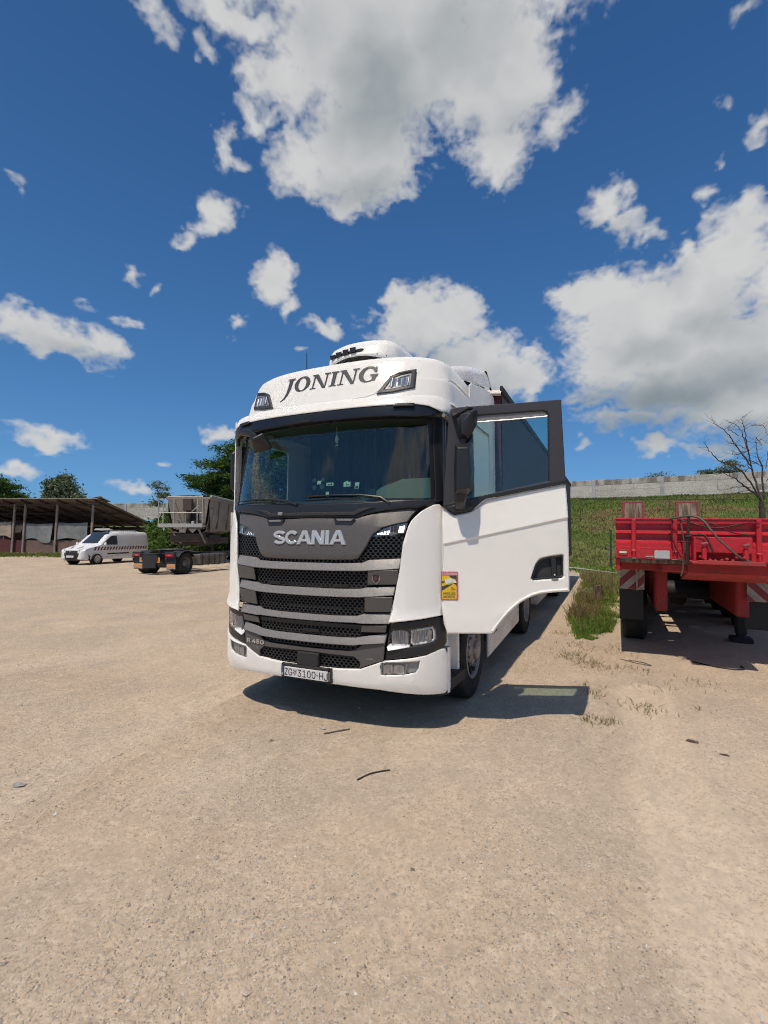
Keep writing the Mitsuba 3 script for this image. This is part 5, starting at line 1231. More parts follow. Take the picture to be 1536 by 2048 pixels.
for i, (x, s) in enumerate(((0.93, 1), (-0.93, -1))):
    base_k = f'{TU}__wheel' + ('' if i == 0 else f'_{i:03d}')
    pr2 = [(0.30, -0.28), (0.44, -0.30), (0.50, -0.26), (0.50, 0.26), (0.44, 0.30), (0.30, 0.28)]
    scene[base_k + '__tyre'] = mikit.ply(place(lathe(pr2, (x, 1.0, 0.49), 'x', 36), MT), 'm_rubber', 40)
    scene[base_k + '__rim'] = mikit.ply(place(lathe([(0.30, s * 0.27), (0.27, s * 0.25), (0.235, s * 0.15), (0.16, s * 0.10), (0.14, s * 0.20), (0.0, s * 0.21)], (x, 1.0, 0.49), 'x', 36), MT), 'm_tank', 40)
    tu('mudguard', quadmesh(np.array([[[x + a, 1.0 - 0.62 * math.cos(t), 0.50 + 0.58 * math.sin(t)] for a in (-0.31, 0.0, 0.31)] for t in np.linspace(-0.1, math.pi - 0.5, 19)])), 'm_vanblack', 40)
    tu('lamp_box', cbox((x, 0.30, 0.92), (0.52, 0.18, 0.26), 0.02), 'm_vanblack')
    tu('tail_light', panel(rrect(x - 0.20, 0.845, x + 0.20, 0.955, 0.02), lambda a, z, h: np.stack([a, 0.208 - h, z], -1), 0.012, 0.004, 0), 'm_taillight')
    tu('tail_light__reflector', panel(rrect(x - 0.05, 0.885, x + 0.08, 0.915, 0.008), lambda a, z, h: np.stack([a, 0.194 - h, z], -1), 0.004, 0, 0), 'm_boardwhite')
    tu('mudflap', cbox((x, 0.34, 0.55), (0.54, 0.02, 0.62), 0.006), 'm_vanblack')
    tu('mudflap_plate', panel(rrect(x - 0.24, 0.27, x + 0.24, 0.50, 0.012), lambda a, z, h: np.stack([a, 0.325 - h, z], -1), 0.006, 0, 0), 'm_boardwhite')
    tu('mudflap_print', panel(unary_union([sbox(x - 0.21, 0.39, x + 0.21, 0.46), sbox(x - 0.16, 0.35, x - 0.02, 0.39), sbox(x + 0.03, 0.35, x + 0.18, 0.39)]), lambda a, z, h: np.stack([a, 0.317 - h, z], -1), 0.002, 0, 0), 'm_orange')
tu('hazard_plate', panel(rrect(0.26, 0.56, 0.56, 0.80, 0.01), lambda a, z, h: np.stack([a, 0.05 - h, z], -1), 0.012, 0.003, 0), 'm_orange')
tu('hazard_plate__print', panel(unary_union([sbox(0.33, 0.70, 0.38, 0.76), sbox(0.42, 0.68, 0.50, 0.71), sbox(0.32, 0.60, 0.40, 0.63), sbox(0.44, 0.60, 0.48, 0.66)]), lambda a, z, h: np.stack([a, 0.036 - h, z], -1), 0.002, 0, 0), 'm_letter')
tu('marker_plate', panel(rrect(-0.60, 0.58, -0.36, 0.80, 0.01), lambda a, z, h: np.stack([a, 0.06 - h, z], -1), 0.012, 0.003, 0), 'm_boardwhite')
tu('marker_plate__print', panel(unary_union([sbox(-0.57, 0.72, -0.40, 0.77), sbox(-0.57, 0.62, -0.47, 0.67)]), lambda a, z, h: np.stack([a, 0.046 - h, z], -1), 0.002, 0, 0), 'm_orange')
tu('fifth_wheel', cat(cbox((0, 1.35, 1.12), (0.92, 0.9, 0.07), 0.03), cbox((0, 1.3, 1.02), (0.9, 0.4, 0.14), 0.03)), 'm_tank')
tu('deck', cbox((0, 2.6, 0.96), (0.95, 1.3, 0.05), 0.01), 'm_blackmat')
tu('axle_case', hull([(a, 1.0 + b, 0.5 + c_) for a in (-0.2, 0.2) for b in (-0.16, 0.16) for c_ in (-0.14, 0.14)], 0.08), 'm_blackmat')
tu('battery_box', cbox((-0.95, 2.4, 0.65), (0.45, 1.1, 0.5), 0.03), 'm_vanblack')
tu('air_bellows', cbox((0.45, 0.55, 0.62), (0.26, 0.26, 0.3), 0.06), 'm_blackmat')
tu('air_bellows', cbox((-0.45, 0.55, 0.62), (0.26, 0.26, 0.3), 0.06), 'm_blackmat')
tu('fender_top', cbox((0, 1.9, 1.06), (1.7, 0.25, 0.05), 0.02), 'm_blackmat')
for s in (1, -1):
    tu('fuel_tank', hull([(s * 0.98 + a, y, 0.62 + b) for a in (-0.22, 0.22) for b in (-0.20, 0.20) for y in (1.95, 4.0)], 0.07), 'm_tank')
    for y in (2.1, 2.6, 3.05, 3.45, 3.9):
        tu('tank_strap', hull([(s * 0.98 + a, y, 0.62 + b) for a in (-0.23, 0.23) for b in (-0.21, 0.21)], 0.075), 'm_blackmat')
tu('air_lines', tube([(0.3, 3.7, 1.25), (0.4, 3.3, 1.30), (0.2, 2.8, 1.12), (0.1, 2.2, 1.18)], 0.02, 6), 'm_blackmat')

# ------------------------------------------------------------------ tipper trailer
TP = root('tipper_trailer', 'greyish tipper trailer with a railed platform across its front', 'trailer')
MP = rotz(26.9, (-21.04, 16.47, -0.11)) @ np.diag([1.05, 1.05, 1.05, 1])
tp = lambda n, m, b, s=30: add(f'{TP}__{n}', place(m, MP), b, s)
W_ = 2.5
tub = [(0.0, 3.84), (0.10, 3.80), (0.35, 2.25), (0.55, 2.05), (1.95, 2.05), (2.15, 2.25), (2.40, 3.80), (2.5, 3.84)]
tp('tub_front', panel(Polygon(tub), lambda x, z, h: np.stack([x, 0.75 - 0.22 * np.clip(z - 2.0, 0, 2) / 1.8 - h, z], -1), 0.04, 0.01, 0), 'm_tipper')
g = np.array([[[2.5 - 0.02, y, 3.84], [2.42, y, 3.70], [2.36, y, 2.75], [2.20, y, 1.98], [1.6, y, 1.72]] for y in (0.62, 3, 6, 9)])
tp('tub_side', quadmesh(g), 'm_tipper', 20)
g2 = g.copy(); g2[..., 0] = 2.5 - g2[..., 0]
tp('tub_side', flip(quadmesh(g2)), 'm_tipper', 20)
tp('tub_rear', panel(Polygon(tub), lambda x, z, h: np.stack([x, 9.0 + h, z], -1), 0.04, 0.01, 0), 'm_tipper')
tp('tub_rim', cat(cbox((2.47, 4.8, 3.84), (0.12, 8.5, 0.14), 0.02), cbox((0.03, 4.8, 3.84), (0.12, 8.5, 0.14), 0.02), cbox((1.25, 0.56, 3.84), (2.5, 0.10, 0.16), 0.02)), 'm_tipper')
for y in (2.4, 4.4, 6.4):
    tp('side_rib', hull([(2.50, y + a, 3.78) for a in (-0.06, 0.06)] + [(2.36, y + a, 2.1) for a in (-0.06, 0.06)] + [(2.30, y, 3.7), (2.2, y, 2.1)]), 'm_tipper')
tp('side_plate', panel(Polygon([(0.55, 3.28), (1.55, 3.26), (1.95, 2.55), (1.45, 1.92), (0.9, 1.95)]), lambda x, z, h: np.stack([2.44 + h - 0.10 * (3.28 - z) / 1.3 * 0.6, x, z], -1), 0.03, 0.01, 0), 'm_tipper')
tp('side_label', panel(rrect(1.18, 2.66, 1.36, 2.86, 0.01), lambda x, z, h: np.stack([2.458 + h, x, z], -1), 0.006, 0, 0), 'm_plate')
tp('side_label__print', panel(sbox(1.23, 2.71, 1.31, 2.81), lambda x, z, h: np.stack([2.466 + h, x, z], -1), 0.002, 0, 0), 'm_tipperdark')
tp('cover_roll', tube([(2.45, 0.7, 3.98), (2.45, 9.0, 4.02)], 0.075, 10), 'm_galv')
tp('cover', quadmesh(np.array([[[x, y, 3.92 + 0.10 * math.sin(math.pi * x / 2.5)] for x in np.linspace(0, 2.5, 9)] for y in (0.6, 5, 9)])), 'm_tipperdark', 40)
for x in (0.42, 0.95, 1.62, 2.06):
    tp('front_rib', hull([(x + a, 0.44, 3.8) for a in (-0.05, 0.05)] + [(x + a, 0.70, 2.1) for a in (-0.05, 0.05)] + [(x, 0.55, 3.8), (x, 0.80, 2.1)]), 'm_tipper')
tp('ram_housing', hull([(1.32 + a, 0.28 + b, z) for a in (-0.22, 0.22) for b in (-0.12, 0.12) for z in (3.15, 3.78)], 0.02), 'm_tipperdark')
tp('ram', tube([(1.34, 0.30, 3.3), (1.34, 0.42, 1.9)], [0.14, 0.12], 12), 'm_tipperdark')
tp('hatch', panel(rrect(1.40, 2.32, 1.90, 3.05, 0.02), lambda x, z, h: np.stack([x, 0.42 - h, z], -1), 0.03, 0.005, 0), 'm_deep')
tp('strut', tube([(1.55, 0.2, 3.05), (1.95, 0.2, 3.42)], 0.03, 6), 'm_galv')
tp('valve_box', cbox((1.62, 0.24, 2.42), (0.16, 0.14, 0.24), 0.02), 'm_galv')
tp('platform', cat(cbox((1.15, -0.08, 2.24), (2.42, 0.62, 0.06), 0.01), cbox((1.15, -0.38, 2.28), (2.42, 0.04, 0.20), 0.006)), 'm_galv')
tp('platform_foot', hull([(0.20, -0.36, 2.18), (0.34, -0.36, 2.18), (0.27, -0.36, 1.98), (0.27, -0.28, 2.1)], 0.01), 'm_galv')
for x in (-0.03, 0.22, 0.80, 2.06, 2.34):
    tp('rail_post', tube([(x, -0.36, 2.2), (x, -0.36, 3.86 if x > 0.5 else 3.74)], 0.026, 6), 'm_galv')
for a, b, z in ((0.46, 2.36, 3.86), (-0.03, 2.36, 2.98), (-0.03, 0.24, 3.72)):
    tp('rail', tube([(a, -0.36, z), (b, -0.36, z)], 0.026, 6), 'm_galv')
tp('rail', tube([(0.46, -0.36, 3.86), (0.46, 0.4, 3.86)], 0.026, 6), 'm_galv')
tp('hose', tube([(0.55, -0.30, 2.45), (0.75, -0.36, 2.62), (1.0, -0.36, 2.58), (1.15, -0.30, 2.35), (1.25, -0.2, 2.1)], 0.022, 6), 'm_hosedark')
for a, b in (((0.45, 0.0, 2.12), (0.98, 0.3, 1.30)), ((2.00, 0.0, 2.12), (2.32, 0.3, 1.30))):
    tp('leg_strut', tube([a, b], 0.055, 6), 'm_tipper')
tp('coupling_frame', cat(cbox((1.25, 0.8, 1.62), (1.7, 1.4, 0.5), 0.06), cbox((1.25, 2.9, 1.42), (2.0, 4.4, 0.42), 0.05)), 'm_tipperdark')
tp('coupling_bracket', cat(cbox((1.15, -0.02, 2.02), (0.36, 0.06, 0.26), 0.02, 0, 0.3), hull([(1.5, 0.0, 2.1), (1.9, 0.0, 2.1), (1.7, 0.0, 1.9)], 0.03)), 'm_galv')
tp('chassis', cat(cbox((0.8, 5.5, 1.3), (0.14, 8.5, 0.34), 0.02), cbox((1.7, 5.5, 1.3), (0.14, 8.5, 0.34), 0.02)), 'm_blackmat')
tp('side_tank', hull([(2.05 + a, y, 1.55 + b) for a in (-0.2, 0.2) for b in (-0.16, 0.16) for y in (1.1, 3.2)], 0.05), 'm_vanblack')
for x in (0.35, 2.15):
    tp('landing_leg', cat(cbox((x, 2.0, 0.75), (0.14, 0.14, 1.4), 0.02), cbox((x, 2.0, 0.04), (0.34, 0.34, 0.06), 0.01)), 'm_blackmat')
for i, (y, x) in enumerate([(y, x) for y in (6.0, 7.3, 8.6) for x in (0.25, 2.25)]):
    tp('wheel', lathe([(0.0, -0.19), (0.44, -0.19), (0.50, -0.14), (0.50, 0.14), (0.44, 0.19), (0.0, 0.19)], (x, y, 0.6), 'x', 28), 'm_rubber')

# ------------------------------------------------------------------ red low-bed trailer on the right
RT = root('flatbed_trailer', 'red flatbed trailer with ribbed front board and upright loading ramps', 'trailer')
MR = rotz(-1.0, (2.60, 3.55, 0)) @ trimesh.transformations.rotation_matrix(math.radians(1.15), [0, 1, 0])
rt = lambda n, m, b, s=30: add(f'{RT}__{n}', place(m, MR), b, s)
prof = [(1.936, 0.0), (1.885, 0.0), (1.880, 0.075), (1.845, 0.070), (1.786, 0.050), (1.752, 0.002), (1.746, 0.075), (1.700, 0.065), (1.652, 0.050), (1.622, 0.002), (1.570, 0.002), (1.566, -0.012), (1.425, -0.012), (1.415, 0.0)]
for a, b in ((0.0, 0.192), (0.242, 0.668), (0.722, 1.552), (1.608, 2.18), (2.23, 2.5)):
    g = np.array([[[x, y, z] for z, y in prof] for x in (a, b)])
    rt('front_board', flip(quadmesh(g)), 'm_trred', 20)
rt('front_board_back', cbox((1.25, 0.08, 1.68), (2.5, 0.03, 0.52), 0.005), 'm_trred')
rt('board_cap', cbox((1.25, 0.045, 1.945), (2.52, 0.12, 0.022), 0.006), 'm_trred')
for u in (0.217, 0.695, 1.58, 2.205):
    rt('board_post', cbox((u, 0.02, 1.685), (0.056, 0.10, 0.51), 0.008), 'm_trred')
    rt('board_hinge', cat(cbox((u, -0.04, 1.475), (0.03, 0.04, 0.10), 0.008), hull([(u - 0.02, -0.045, 1.52), (u + 0.02, -0.045, 1.52)], 0.014)), 'm_trred')
for u in (0.088, 2.412):
    lp = Polygon([(u - 0.058, 1.50), (u - 0.04, 1.535), (u + 0.04, 1.535), (u + 0.06, 1.50), (u + 0.056, 1.468), (u + 0.045, 1.452), (u - 0.045, 1.452), (u - 0.055, 1.468)])
    k = rt('marker_lamp', panel(lp, frame((0, -0.012, 0), (1, 0, 0), (0, 0, 1), (0, -1, 0)), 0.014, 0.006, 0), 'm_trdark')
    scene[k + '__lens'] = mikit.ply(place(panel(rrect(u - 0.044, 1.480, u + 0.046, 1.506, 0.008), frame((0, -0.026, 0), (1, 0, 0), (0, 0, 1), (0, -1, 0)), 0.006, 0.002, 0), MR), 'm_paper', False)
rt('maker_plate', panel(rrect(0.462, 1.425, 0.638, 1.530, 0.008), frame((0, -0.012, 0), (1, 0, 0), (0, 0, 1), (0, -1, 0)), 0.008, 0.002, 0), 'm_tipplate')
rt('white_tag', panel(sbox(0.362, 1.440, 0.452, 1.455), frame((0, -0.012, 0), (1, 0, 0), (0, 0, 1), (0, -1, 0)), 0.003, 0, 0), 'm_boardwhite')
# coupling box with valves and hoses
rt('coupling_box', cat(cbox((1.19, -0.10, 1.62), (0.60, 0.12, 0.20), 0.01), cbox((0.885, -0.12, 1.55), (0.03, 0.30, 0.34), 0.008)), 'm_trred')
rt('coupling_shelf', cat(cbox((1.20, -0.22, 1.405), (0.72, 0.42, 0.03), 0.008), cbox((1.22, -0.43, 1.415), (0.66, 0.02, 0.05), 0.006)), 'm_trdark')
rt('coupling_back', cbox((1.20, -0.035, 1.47), (0.60, 0.03, 0.12), 0.005), 'm_trdark')
for u, z0 in ((0.985, 1.45), (1.405, 1.44)):
    k = rt('valve', cat(cbox((u, -0.24, z0 + 0.07), (0.055, 0.05, 0.16), 0.012)), 'm_trred')
    scene[k + '__cap'] = mikit.ply(place(hull([(u - 0.02, -0.27, z0 + 0.18), (u + 0.02, -0.27, z0 + 0.19)], 0.022), MR), 'm_rampframe', 30)
r = np.random.default_rng(12)
for i in range(9):
    rt('fitting', hull([(0.93 + 0.055 * i, -0.30 + r.uniform(-.05, .05), 1.43 + r.uniform(0, .05))], 0.014 + 0.008 * r.random()), 'm_trdark')
rt('hose_mast', cat(tube([(0.815, -0.16, 1.40), (0.822, -0.16, 1.70), (0.835, -0.16, 1.975)], [0.024, 0.020, 0.014], 8), cbox((0.817, -0.16, 1.72), (0.06, 0.06, 0.02), 0.006)), 'm_hosedark')
HS = [([(0.62, -0.10, 1.945), (0.73, -0.14, 1.96), (0.835, -0.17, 1.985), (0.93, -0.20, 1.965), (1.0, -0.24, 1.90), (1.06, -0.28, 1.78), (1.15, -0.32, 1.66), (1.26, -0.34, 1.54), (1.37, -0.33, 1.445), (1.50, -0.28, 1.42)], 0.014, 'm_hose'),
      ([(0.76, -0.06, 1.93), (0.90, -0.12, 1.88), (1.05, -0.14, 1.835), (1.18, -0.14, 1.83), (1.32, -0.12, 1.87), (1.45, -0.08, 1.90), (1.58, -0.05, 1.89)], 0.009, 'm_hosedark'),
      ([(0.95, -0.08, 1.93), (1.12, -0.12, 1.88), (1.24, -0.14, 1.79), (1.38, -0.12, 1.755), (1.52, -0.08, 1.75)], 0.008, 'm_hosedark'),
      ([(0.67, -0.08, 1.92), (0.645, -0.10, 1.83), (0.65, -0.10, 1.73), (0.69, -0.12, 1.58), (0.74, -0.12, 1.47), (0.78, -0.12, 1.43)], 0.008, 'm_hosedark'),
      ([(0.75, -0.10, 1.92), (0.77, -0.14, 1.76), (0.79, -0.14, 1.6), (0.77, -0.12, 1.42), (0.775, -0.12, 1.30), (0.75, -0.12, 1.22)], 0.009, 'm_hose'),
      ([(0.83, -0.17, 1.73), (0.90, -0.18, 1.745), (1.0, -0.20, 1.755), (1.04, -0.24, 1.66), (1.08, -0.28, 1.52)], 0.008, 'm_hosedark')]
for pts, rad_, m_ in HS:
    p = np.array(pts); t = np.linspace(0, len(p) - 1, len(p) * 4)
    sm = np.stack([np.interp(t, np.arange(len(p)), p[:, k]) for k in range(3)], 1)
    for _ in range(4):
        sm[1:-1] = (sm[:-2] + 2 * sm[1:-1] + sm[2:]) / 4
    rt('hose', tube(sm, rad_, 7), m_, 60)
# deck of planks with gaps, frame, gooseneck, legs, wheels
for i in range(13):
    u = 0.10 + i * 0.192
    v0 = 0.12
    while v0 < 8.6:
        v1 = min(8.7, v0 + r.uniform(0.9, 2.2))
        if not (3.1 < (v0 + v1) / 2 < 3.5 and i in (4, 5, 6)):
            rt('deck_plank', cbox((u, (v0 + v1) / 2, 1.375), (0.193, v1 - v0, 0.045 + 0.004 * (i % 2)), 0.002), 'm_plank')
        v0 = v1 + r.choice([0.004, 0.03, 0.05], p=[0.4, 0.4, 0.2])
for u in (0.03, 2.47):
    rt('side_rail', cbox((u, 4.5, 1.33), (0.05, 8.9, 0.16), 0.008), 'm_trred')
for v in (0.5, 1.6, 2.7, 3.9, 5.2, 6.6, 8.0):
    rt('cross_member', cbox((1.25, v, 1.29), (2.38, 0.09, 0.11), 0.008), 'm_trdark')
rt('gooseneck', cat(hull([(u, v, z) for u in (0.85, 1.85) for v, z in ((0.10, 1.385), (0.10, 1.25), (0.9, 1.38), (0.9, 1.10))]), cbox((1.3, 0.60, 1.30), (1.5, 0.9, 0.12), 0.02)), 'm_trdark')
for u in (0.62, 1.62):
    rt('main_beam', cbox((u, 3.6, 0.98), (0.16, 5.0, 0.78), 0.02), 'm_trdark')
for v in (5.2, 6.4, 7.6):
    rt('axle_beam', cbox((1.25, v, 0.48), (2.2, 0.14, 0.14), 0.03), 'm_blackmat')
for u in (1.82,):
    k = rt('landing_leg', cat(cbox((u, 2.30, 0.75), (0.15, 0.15, 1.20), 0.02), cbox((u, 2.30, 0.40), (0.12, 0.12, 0.75), 0.02)), 'm_blackmat')
    scene[k + '__foot'] = mikit.ply(place(cbox((u, 2.30, 0.075), (0.30, 0.26, 0.09), 0.02), MR), 'm_blackmat', 30)
for i, (v, u) in enumerate([(v, u) for v in (1.95, 3.1, 4.15, 5.2, 6.4, 7.6) for u in (0.28, 2.22) if not (v < 4 and u > 1)]):  # second and third rows are added to block light under the bed
    bk = f'{RT}__wheel' + ('' if i == 0 else f'_{i:03d}')
    scene[bk + '__tyre'] = mikit.ply(place(lathe([(0.26, -0.17), (0.40, -0.18), (0.46, -0.13), (0.46, 0.13), (0.40, 0.18), (0.26, 0.17)], (u, v, 0.45), 'x', 28), MR), 'm_rubber', 40)
    scene[bk + '__rim'] = mikit.ply(place(lathe([(0.26, -0.13), (0.15, -0.05), (0.0, -0.05), (0.0, 0.05), (0.15, 0.05), (0.26, 0.13)], (u, v, 0.45), 'x', 24), MR), 'm_rampframe', 40)
rt('tool_box', cbox((1.15, 8.55, 0.85), (2.1, 0.5, 0.75), 0.02), 'm_trdark')  # added box closing the rear, keeps light out from under the bed
rt('air_tank', lathe([(0.0, -0.5), (0.14, -0.48), (0.16, -0.42), (0.16, 0.42), (0.14, 0.48), (0.0, 0.5)], (1.1, 3.4, 0.72), 'x', 20), 'm_blackmat')  # added tank, fills the space below the deck to darken it
rt('spare_wheel', lathe([(0.26, -0.14), (0.42, -0.15), (0.46, -0.1), (0.46, 0.1), (0.42, 0.15), (0.26, 0.14), (0.0, 0.05), (0.0, -0.05)], (1.15, 4.6, 0.75), 'x', 24), 'm_rubber')  # added tyre, put in to deepen the shade under the deck
# hatched warning boards
for u0, wd, z0, z1, sgn in ((0.05, 0.34, 0.90, 1.215, 1), (1.66, 0.58, 0.83, 1.24, -1)):
    B_ = sbox(u0, z0, u0 + wd, z1)
    k = rt('warning_board', panel(B_, frame((0, 1.05, 0), (1, 0, 0), (0, 0, 1), (0, -1, 0)), 0.02, 0.003, 0), 'm_boardwhite')
    for i in range(-3, 4):
        c = u0 + wd / 2 + i * 0.25
        q_ = Polygon([(c - 0.062, z0), (c + 0.062, z0), (c + 0.062 + sgn * (z1 - z0), z1), (c - 0.062 + sgn * (z1 - z0), z1)]).intersection(B_.buffer(-0.004))
        if q_.area > 1e-4:
            n_ = sum(1 for s_ in scene if s_.startswith(k + '__stripe'))
            scene[f'{k}__stripe' + (f'_{n_:03d}' if n_ else '')] = mikit.ply(place(panel(q_, frame((0, 1.03, 0), (1, 0, 0), (0, 0, 1), (0, -1, 0)), 0.003, 0, 0), MR), 'm_boardred', False)
    rt('marker_stick', tube([(u0 + wd * 0.68, 0.98, z1), (u0 + wd * 0.70, 0.98, z0 - 0.01)], 0.013, 6), 'm_boardwhite')
    rt('mudguard', cbox((u0 + 0.20, 5.1, 1.12), (0.44, 3.6, 0.03), 0.01), 'm_blackmat')
    rt('mudflap', cbox((u0 + wd / 2, 1.25, 0.72), (wd, 0.03, 0.62), 0.01), 'm_blackmat')
for u0 in (0.16, 1.53):
    k = rt('ramp', cat(cbox((u0 + 0.02, 8.75, 2.05), (0.07, 0.10, 1.35), 0.01), cbox((u0 + 0.54, 8.75, 2.05), (0.07, 0.10, 1.35), 0.01), cbox((u0 + 0.28, 8.75, 2.70), (0.58, 0.08, 0.05), 0.01)), 'm_rampframe')
    for i in range(3):
        scene[f'{k}__plank' + ('' if i == 0 else f'_{i:03d}')] = mikit.ply(place(cbox((u0 + 0.125 + 0.155 * i, 8.74, 2.03), (0.145, 0.05, 1.30), 0.008), MR), 'm_plank', 30)

# ------------------------------------------------------------------ fence posts, wire, stump
fence = root('wire_fence', 'thin wire strung on slim posts across the grassy slope', 'fence')
FP = [(0.80, 33.93), (4.75, 35.74), (6.66, 36.62), (10.34, 38.31), (12.97, 39.52)]
tops = []
for x, y in FP:
    z = float(bank_z(np.array(x), np.array(y)))
    top = 4.36
    add(f'{fence}__post', tube([(x, y, z - 0.2), (x, y, top)], 0.05, 6), 'm_oldwood', 40); tops.append((x, y, top - 0.07))
add(f'{fence}__wire', tube([p if i % 2 == 0 else tuple(p) for i, p in enumerate(tops)], 0.022, 5), 'm_greenpost', 40)
k = root('fence_post', 'slim dark green post standing left of the red trailer', 'post')
add(f'{k}__shaft', tube([(2.66, 21.5, -0.1), (2.69, 21.5, 1.95)], 0.045, 8), 'm_greenpost', 40)
add(f'{k}__cap', hull([(2.69, 21.5, 1.95)], 0.055), 'm_greenpost', 40)
k = root('wooden_stump', 'short old wooden post in the weeds between the two trailers', 'post')
add(f'{k}__plank', cbox((2.20, 9.85, 0.22), (0.035, 0.16, 0.52), 0.006, 0.1), 'm_oldwood', 30)
add(f'{k}__plank', cbox((2.37, 9.88, 0.22), (0.035, 0.16, 0.50), 0.006, 0.1), 'm_oldwood', 30)
add(f'{k}__core', cbox((2.285, 9.90, 0.20), (0.15, 0.12, 0.46), 0.01, 0.1), 'm_oldwood', 30)
k = root('fallen_rail', 'pale thin rail lying at the foot of the embankment', 'rail')
add(k, tube([(-0.6, 19.6, 0.30), (1.2, 19.26, 0.28), (2.9, 18.93, 0.12)], [0.03, 0.03, 0.025], 6), 'm_boardwhite', 40)
# small litter on the sand
for name, lab, c_, cx, cy, sz, m_, n_ in (
        ('paper_scrap', 'crumpled pale scrap lying on the sand at the left edge', 'scrap', -1.20, -1.72, 0.05, 'm_boardwhite', 9),
        ('wood_chip', 'dark flat chip of wood on the sand right of the wheel track', 'chip', 3.14, 1.01, 0.045, 'm_oldwood', 7),
        ('wood_chip', 'small dark chip nearest the right edge of the sand', 'chip', 3.33, 0.84, 0.03, 'm_oldwood', 7),
        ('stone', 'pale fist-sized stone on the sand in front of the number plate', 'stone', 0.20, -0.03, 0.028, 'm_concrete', 10)):
    r2 = np.random.default_rng(int(abs(cx) * 1000) + n_)
    v = r2.normal(size=(n_ + 6, 3)); v /= np.linalg.norm(v, axis=1, keepdims=True)
    v = v * sz * r2.uniform(0.7, 1.2, (len(v), 1)) * np.array([1.2, 0.8, 0.22 if 'chip' in name or 'scrap' in name else 0.6])
    add(root(name, lab, c_), hull(v + np.array([cx, cy, float(ground_z(cx, cy)) + sz * 0.15])), m_, False)
# sticks and scraps on the ground
for name, lab, c_, pts, rad_, m_ in (
        ('stick', 'thin curved twig lying on the sand in front of the lorry', 'stick', [(0.90, -0.70), (0.925, -0.62), (0.96, -0.555), (1.05, -0.475)], 0.006, 'm_deadwood'),
        ('stick', 'straight pale brown stick lying left of the curved twig', 'stick', [(0.27, -0.12), (0.345, -0.04), (0.43, 0.045)], 0.007, 'm_hose'),
        ('wire_loop', 'bent rusty wire on the sand beside the red trailer shadow', 'wire', [(2.66, 3.78), (2.85, 3.62), (3.05, 3.52), (2.95, 3.70), (2.76, 3.76)], 0.006, 'm_hose'),
        ('cable', 'dark cable curving over the sand by the edge of the red trailer shadow', 'cable', [(3.55, 4.0), (3.75, 3.80), (3.98, 3.72), (4.10, 3.82), (4.08, 3.98)], 0.010, 'm_hosedark')):
    k = root(name, lab, c_)
    p = np.array(pts); t = np.linspace(0, len(p) - 1, len(p) * 4)
    q = np.stack([np.interp(t, np.arange(len(p)), p[:, j]) for j in (0, 1)], 1)
    for _ in range(3):
        q[1:-1] = (q[:-2] + 2 * q[1:-1] + q[2:]) / 4
    add(k, tube(np.c_[q, ground_z(q[:, 0], q[:, 1]) + rad_ * 0.8], rad_, 6), m_, 60)

# ------------------------------------------------------------------ plants
scene['m_leaf'] = {'type': 'principledthin', 'base_color': {'type': 'mesh_attribute', 'name': 'vertex_color'}, 'roughness': 0.55, 'diff_trans': 0.7, 'spec_trans': 0.0, 'eta': 1.35}
mat('m_bark', pr(specks((0.10, 0.078, 0.062), (0.06, 0.048, 0.04), 6), 0.9))


def leaves(C, S, cols, seed, asp=0.45, droop=0.0, flat=0.0):
    """four-sided leaves at C, half lengths S, colours picked from cols"""
    r = np.random.default_rng(seed)
    n = len(C)
    a = r.normal(size=(n, 3)); a[:, 2] = a[:, 2] * (1 - flat) - droop; a /= np.linalg.norm(a, axis=1, keepdims=True)
    b = r.normal(size=(n, 3)); b[:, 2] *= (1 - flat); b -= a * (b * a).sum(1, keepdims=True); b /= np.linalg.norm(b, axis=1, keepdims=True)
    S = np.asarray(S)[:, None]
    v = np.stack([C - a * S, C + b * S * asp, C + a * S, C - b * S * asp], 1)
    i = np.arange(n)[:, None] * 4
    f = np.vstack([i + [0, 1, 2], i + [0, 2, 3]])
    col = np.array(cols)[r.integers(0, len(cols), n)] * r.uniform(0.75, 1.25, (n, 1))
    return trimesh.Trimesh(v.reshape(-1, 3), f, process=False), np.repeat(col, 4, 0)


DARKG = [(0.078, 0.142, 0.038), (0.105, 0.18, 0.044), (0.066, 0.117, 0.04), (0.132, 0.207, 0.051)]
MIDG = [(0.098, 0.167, 0.037), (0.139, 0.22, 0.05), (0.081, 0.14, 0.037), (0.163, 0.246, 0.07)]
GREYG = [(0.147, 0.19, 0.103), (0.19, 0.234, 0.138), (0.113, 0.154, 0.078), (0.259, 0.296, 0.199)]


